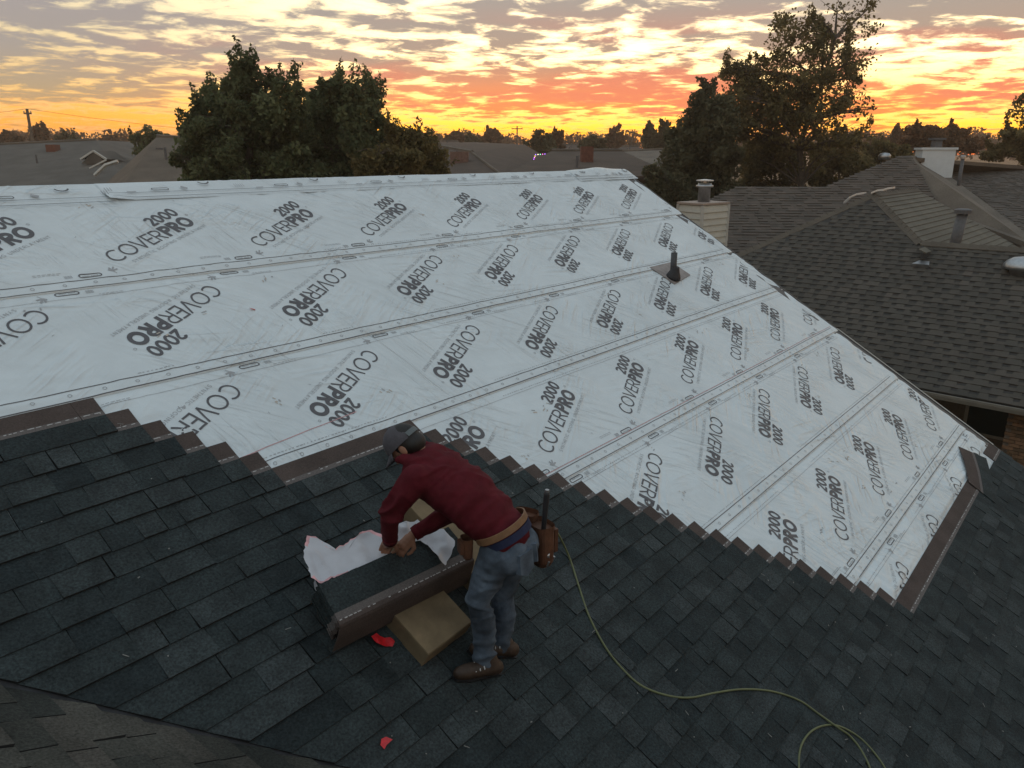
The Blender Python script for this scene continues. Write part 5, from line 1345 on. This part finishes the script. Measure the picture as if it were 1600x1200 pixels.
px_tree('dense_tree', 'dense dark tree left of the tallest one', 'tree', [(1100, 165, 34, 34, 1), (1085, 205, 40, 45, 1), (1125, 195, 42, 55, 1.1), (1070, 255, 55, 55, 1), (1115, 260, 55, 60, 1.1), (1045, 300, 60, 45, 1), (1100, 320, 80, 40, 1)], 38, [(1100, 0), (1100, 320), (1102, 250), (1102, 190)], 24000, .118, m_leaf4, group=G2, gap=.40, seed=14, twigs=50)
for i, (px, py, D, rx, ry, lab) in enumerate([(1205, 262, 43, 60, 42, 'olive shrub at the left foot of the tallest tree'), (1310, 262, 44, 60, 40, 'olive shrub at the right foot of the tallest tree'), (1385, 245, 50, 42, 26, 'low brush between the tallest tree and the brown roof peak')]):
    px_tree('shrub', lab, 'shrub', [(px - rx * .4, py, rx * .6, ry, 1), (px + rx * .4, py + 4, rx * .6, ry * .9, 1), (px, py - ry * .45, rx * .5, ry * .6, .8), (px, py + ry, rx, ry * .7, 1)], D, [(px, 0), (px, py + 20), (px, py)], 8000, .11, m_leaf2, group='shrubs by the big trees', gap=.42, seed=30 + i, twigs=8, r0=.07)
px_tree('tree', 'leafy tree cut by the right edge of the picture', 'tree', [(1600, 170, 26, 26, .3), (1620, 200, 45, 40, .5), (1590, 225, 40, 26, .9), (1640, 235, 70, 40, 1), (1560, 240, 28, 16, .8)], 48, [(1620, 0), (1620, 250), (1622, 190)], 9000, .12, m_leaf2, group='trees on the skyline', gap=.42, seed=41, twigs=10)
px_tree('tree', 'rounded russet tree behind the white chimney', 'tree', [(1450, 215, 42, 20, .9), (1485, 212, 30, 20, .7), (1510, 225, 34, 14, .8), (1425, 226, 30, 14, .8)], 70, [(1465, 0), (1465, 240), (1465, 215)], 6000, .16, m_leaf3, group='trees on the skyline', gap=.45, seed=43, twigs=24)
far = [(15, 214, 130, 24, 13, m_leaf3, 'russet tree at the left end of the skyline'), (62, 208, 135, 16, 20, m_leaf3, 'thin bare topped tree beside the left utility pole'), (105, 216, 120, 22, 9, m_leaf4, 'low dark tree on the skyline right of the left utility pole'), (170, 218, 150, 16, 9, m_leaf3, 'small russet tree on the skyline above the grey roof'),
       (235, 213, 62, 34, 18, m_leaf, 'green tree on the skyline just left of the bushy pair'), (712, 214, 140, 20, 11, m_leaf3, 'russet tree on the skyline right after the bushy pair'), (738, 219, 120, 16, 12, m_leaf4, 'dark small tree on the skyline above the broad low chimney'), (768, 211, 150, 18, 13, m_leaf3, 'pale russet tree left of the middle utility pole'),
       (845, 218, 95, 27, 22, m_leaf4, 'dark rounded tree right of the middle utility pole'), (868, 214, 110, 14, 15, m_leaf3, 'thin russet tree touching the dark rounded one'), (926, 219, 110, 22, 12, m_leaf4, 'dark tree on the skyline above the square brick chimney'), (962, 212, 140, 16, 14, m_leaf3, 'bare looking tree left of the right utility pole'),
       (1016, 207, 100, 15, 20, m_leaf4, 'pointed dark tree right of the right utility pole'), (1037, 202, 100, 12, 22, m_leaf4, 'taller pointed dark tree nearest the dense tree'), (1052, 212, 98, 12, 14, m_leaf4, 'short dark tree tucked against the dense tree'), (1372, 222, 120, 24, 14, m_leaf3, 'thin brushy tree right of the tallest tree'), (1400, 212, 110, 12, 18, m_leaf3, 'wispy bare topped tree left of the white chimney')]
for i, (px, py, D, rx, ry, m, lab) in enumerate(far):
    rs = random.Random(i); px_tree('tree', lab, 'tree', [(px, py, rx * .6, ry * .9, .8), (px - rx * .45, py + ry * .4, rx * .5, ry * .6, .9), (px + rx * .45, py + ry * .35, rx * .55, ry * .65, .9), (px, py + ry * 1.0, rx, ry * .7, 1.1)], D, [(px, 0), (px, py + ry), (px, py)], 1800, .0021 * D, m, group='trees on the skyline', gap=.40, seed=60 + i, twigs=14 if m is m_leaf3 else 5, r0=.14, jitter=.5)
tl_ = []
for i in range(120):
    px = -250 + i * 17.5 + random.uniform(-6, 6); D = random.uniform(170, 300); y = random.uniform(222, 234); tl_.append((px, y, random.uniform(14, 30), random.uniform(7, 13), 1, D))
cl = [(tuple(at(x, y, D)), (rx * D / 1254, rx * D / 1254, ry * D / 1254 + 2), d) for x, y, rx, ry, d, D in tl_]
V, Tn = leaves(cl, 42000, .5, .36, 99); k = len(Tn)
me = bpy.data.meshes.new('treeline'); me.from_pydata(V.tolist(), [], np.arange(4 * k).reshape(-1, 4).tolist()); me.materials.append(m_leaf3); a_ = me.attributes.new('tone', 'FLOAT', 'FACE'); a_.data.foreach_set('value', Tn)
o = bpy.data.objects.new('treeline', me); COL.objects.link(o); tag(o, 'far belt of trees and brush along the whole horizon', 'trees', kind='stuff')

# ------------------------------------------------------------------ utility poles and wires
m_pole = material('weathered pole wood', (.16, .125, .095), .9, .3, 4)
def pole(px, py, D, arm_w, label, r_=.14):
    t_ = at(px, py, D); e = empty('utility_pole', (t_.x, t_.y, 0), label, 'utility pole', 'utility poles on the skyline'); mb = MB(); mb.tube([(t_.x, t_.y, 0), t_], [r_, r_ * .75], 8); mb.build('post', m_pole, e)
    mb = MB(); mb.box(t_ - Vector((0, 0, .4)), CR * arm_w, fh * .06, (0, 0, .07)); mb.build('crossarm', m_pole, e)
    for s_ in (-.9, 0, .9):
        mb = MB(); mb.lathe(t_ - Vector((0, 0, .33)) + CR * arm_w * s_, (0, 0, 1), [(.04, 0), (.06, .08), (.03, .16)], 6); mb.build('insulator', m_galv, e)
    return t_
a_ = pole(42, 170, 75, .35, 'pale utility pole standing up at the left side of the sky', .17); b_ = pole(808, 197, 130, .9, 'utility pole with crossarm in the middle of the skyline'); c_ = pole(988, 202, 140, .9, 'utility pole with crossarm left of the dense tree')
w_ = MB()
def wire(p, q, sag): w_.tube([p.lerp(q, t) - Vector((0, 0, sag * 4 * t * (1 - t))) for t in np.linspace(0, 1, 14)], .018, 4)
wire(a_, b_, 2.2); wire(b_, c_, .7); wire(a_, at(-300, 160, 70), .8)
tag(w_.build('power_line', m_black, loc=a_), 'thin sagging power line strung between the utility poles', 'wire')
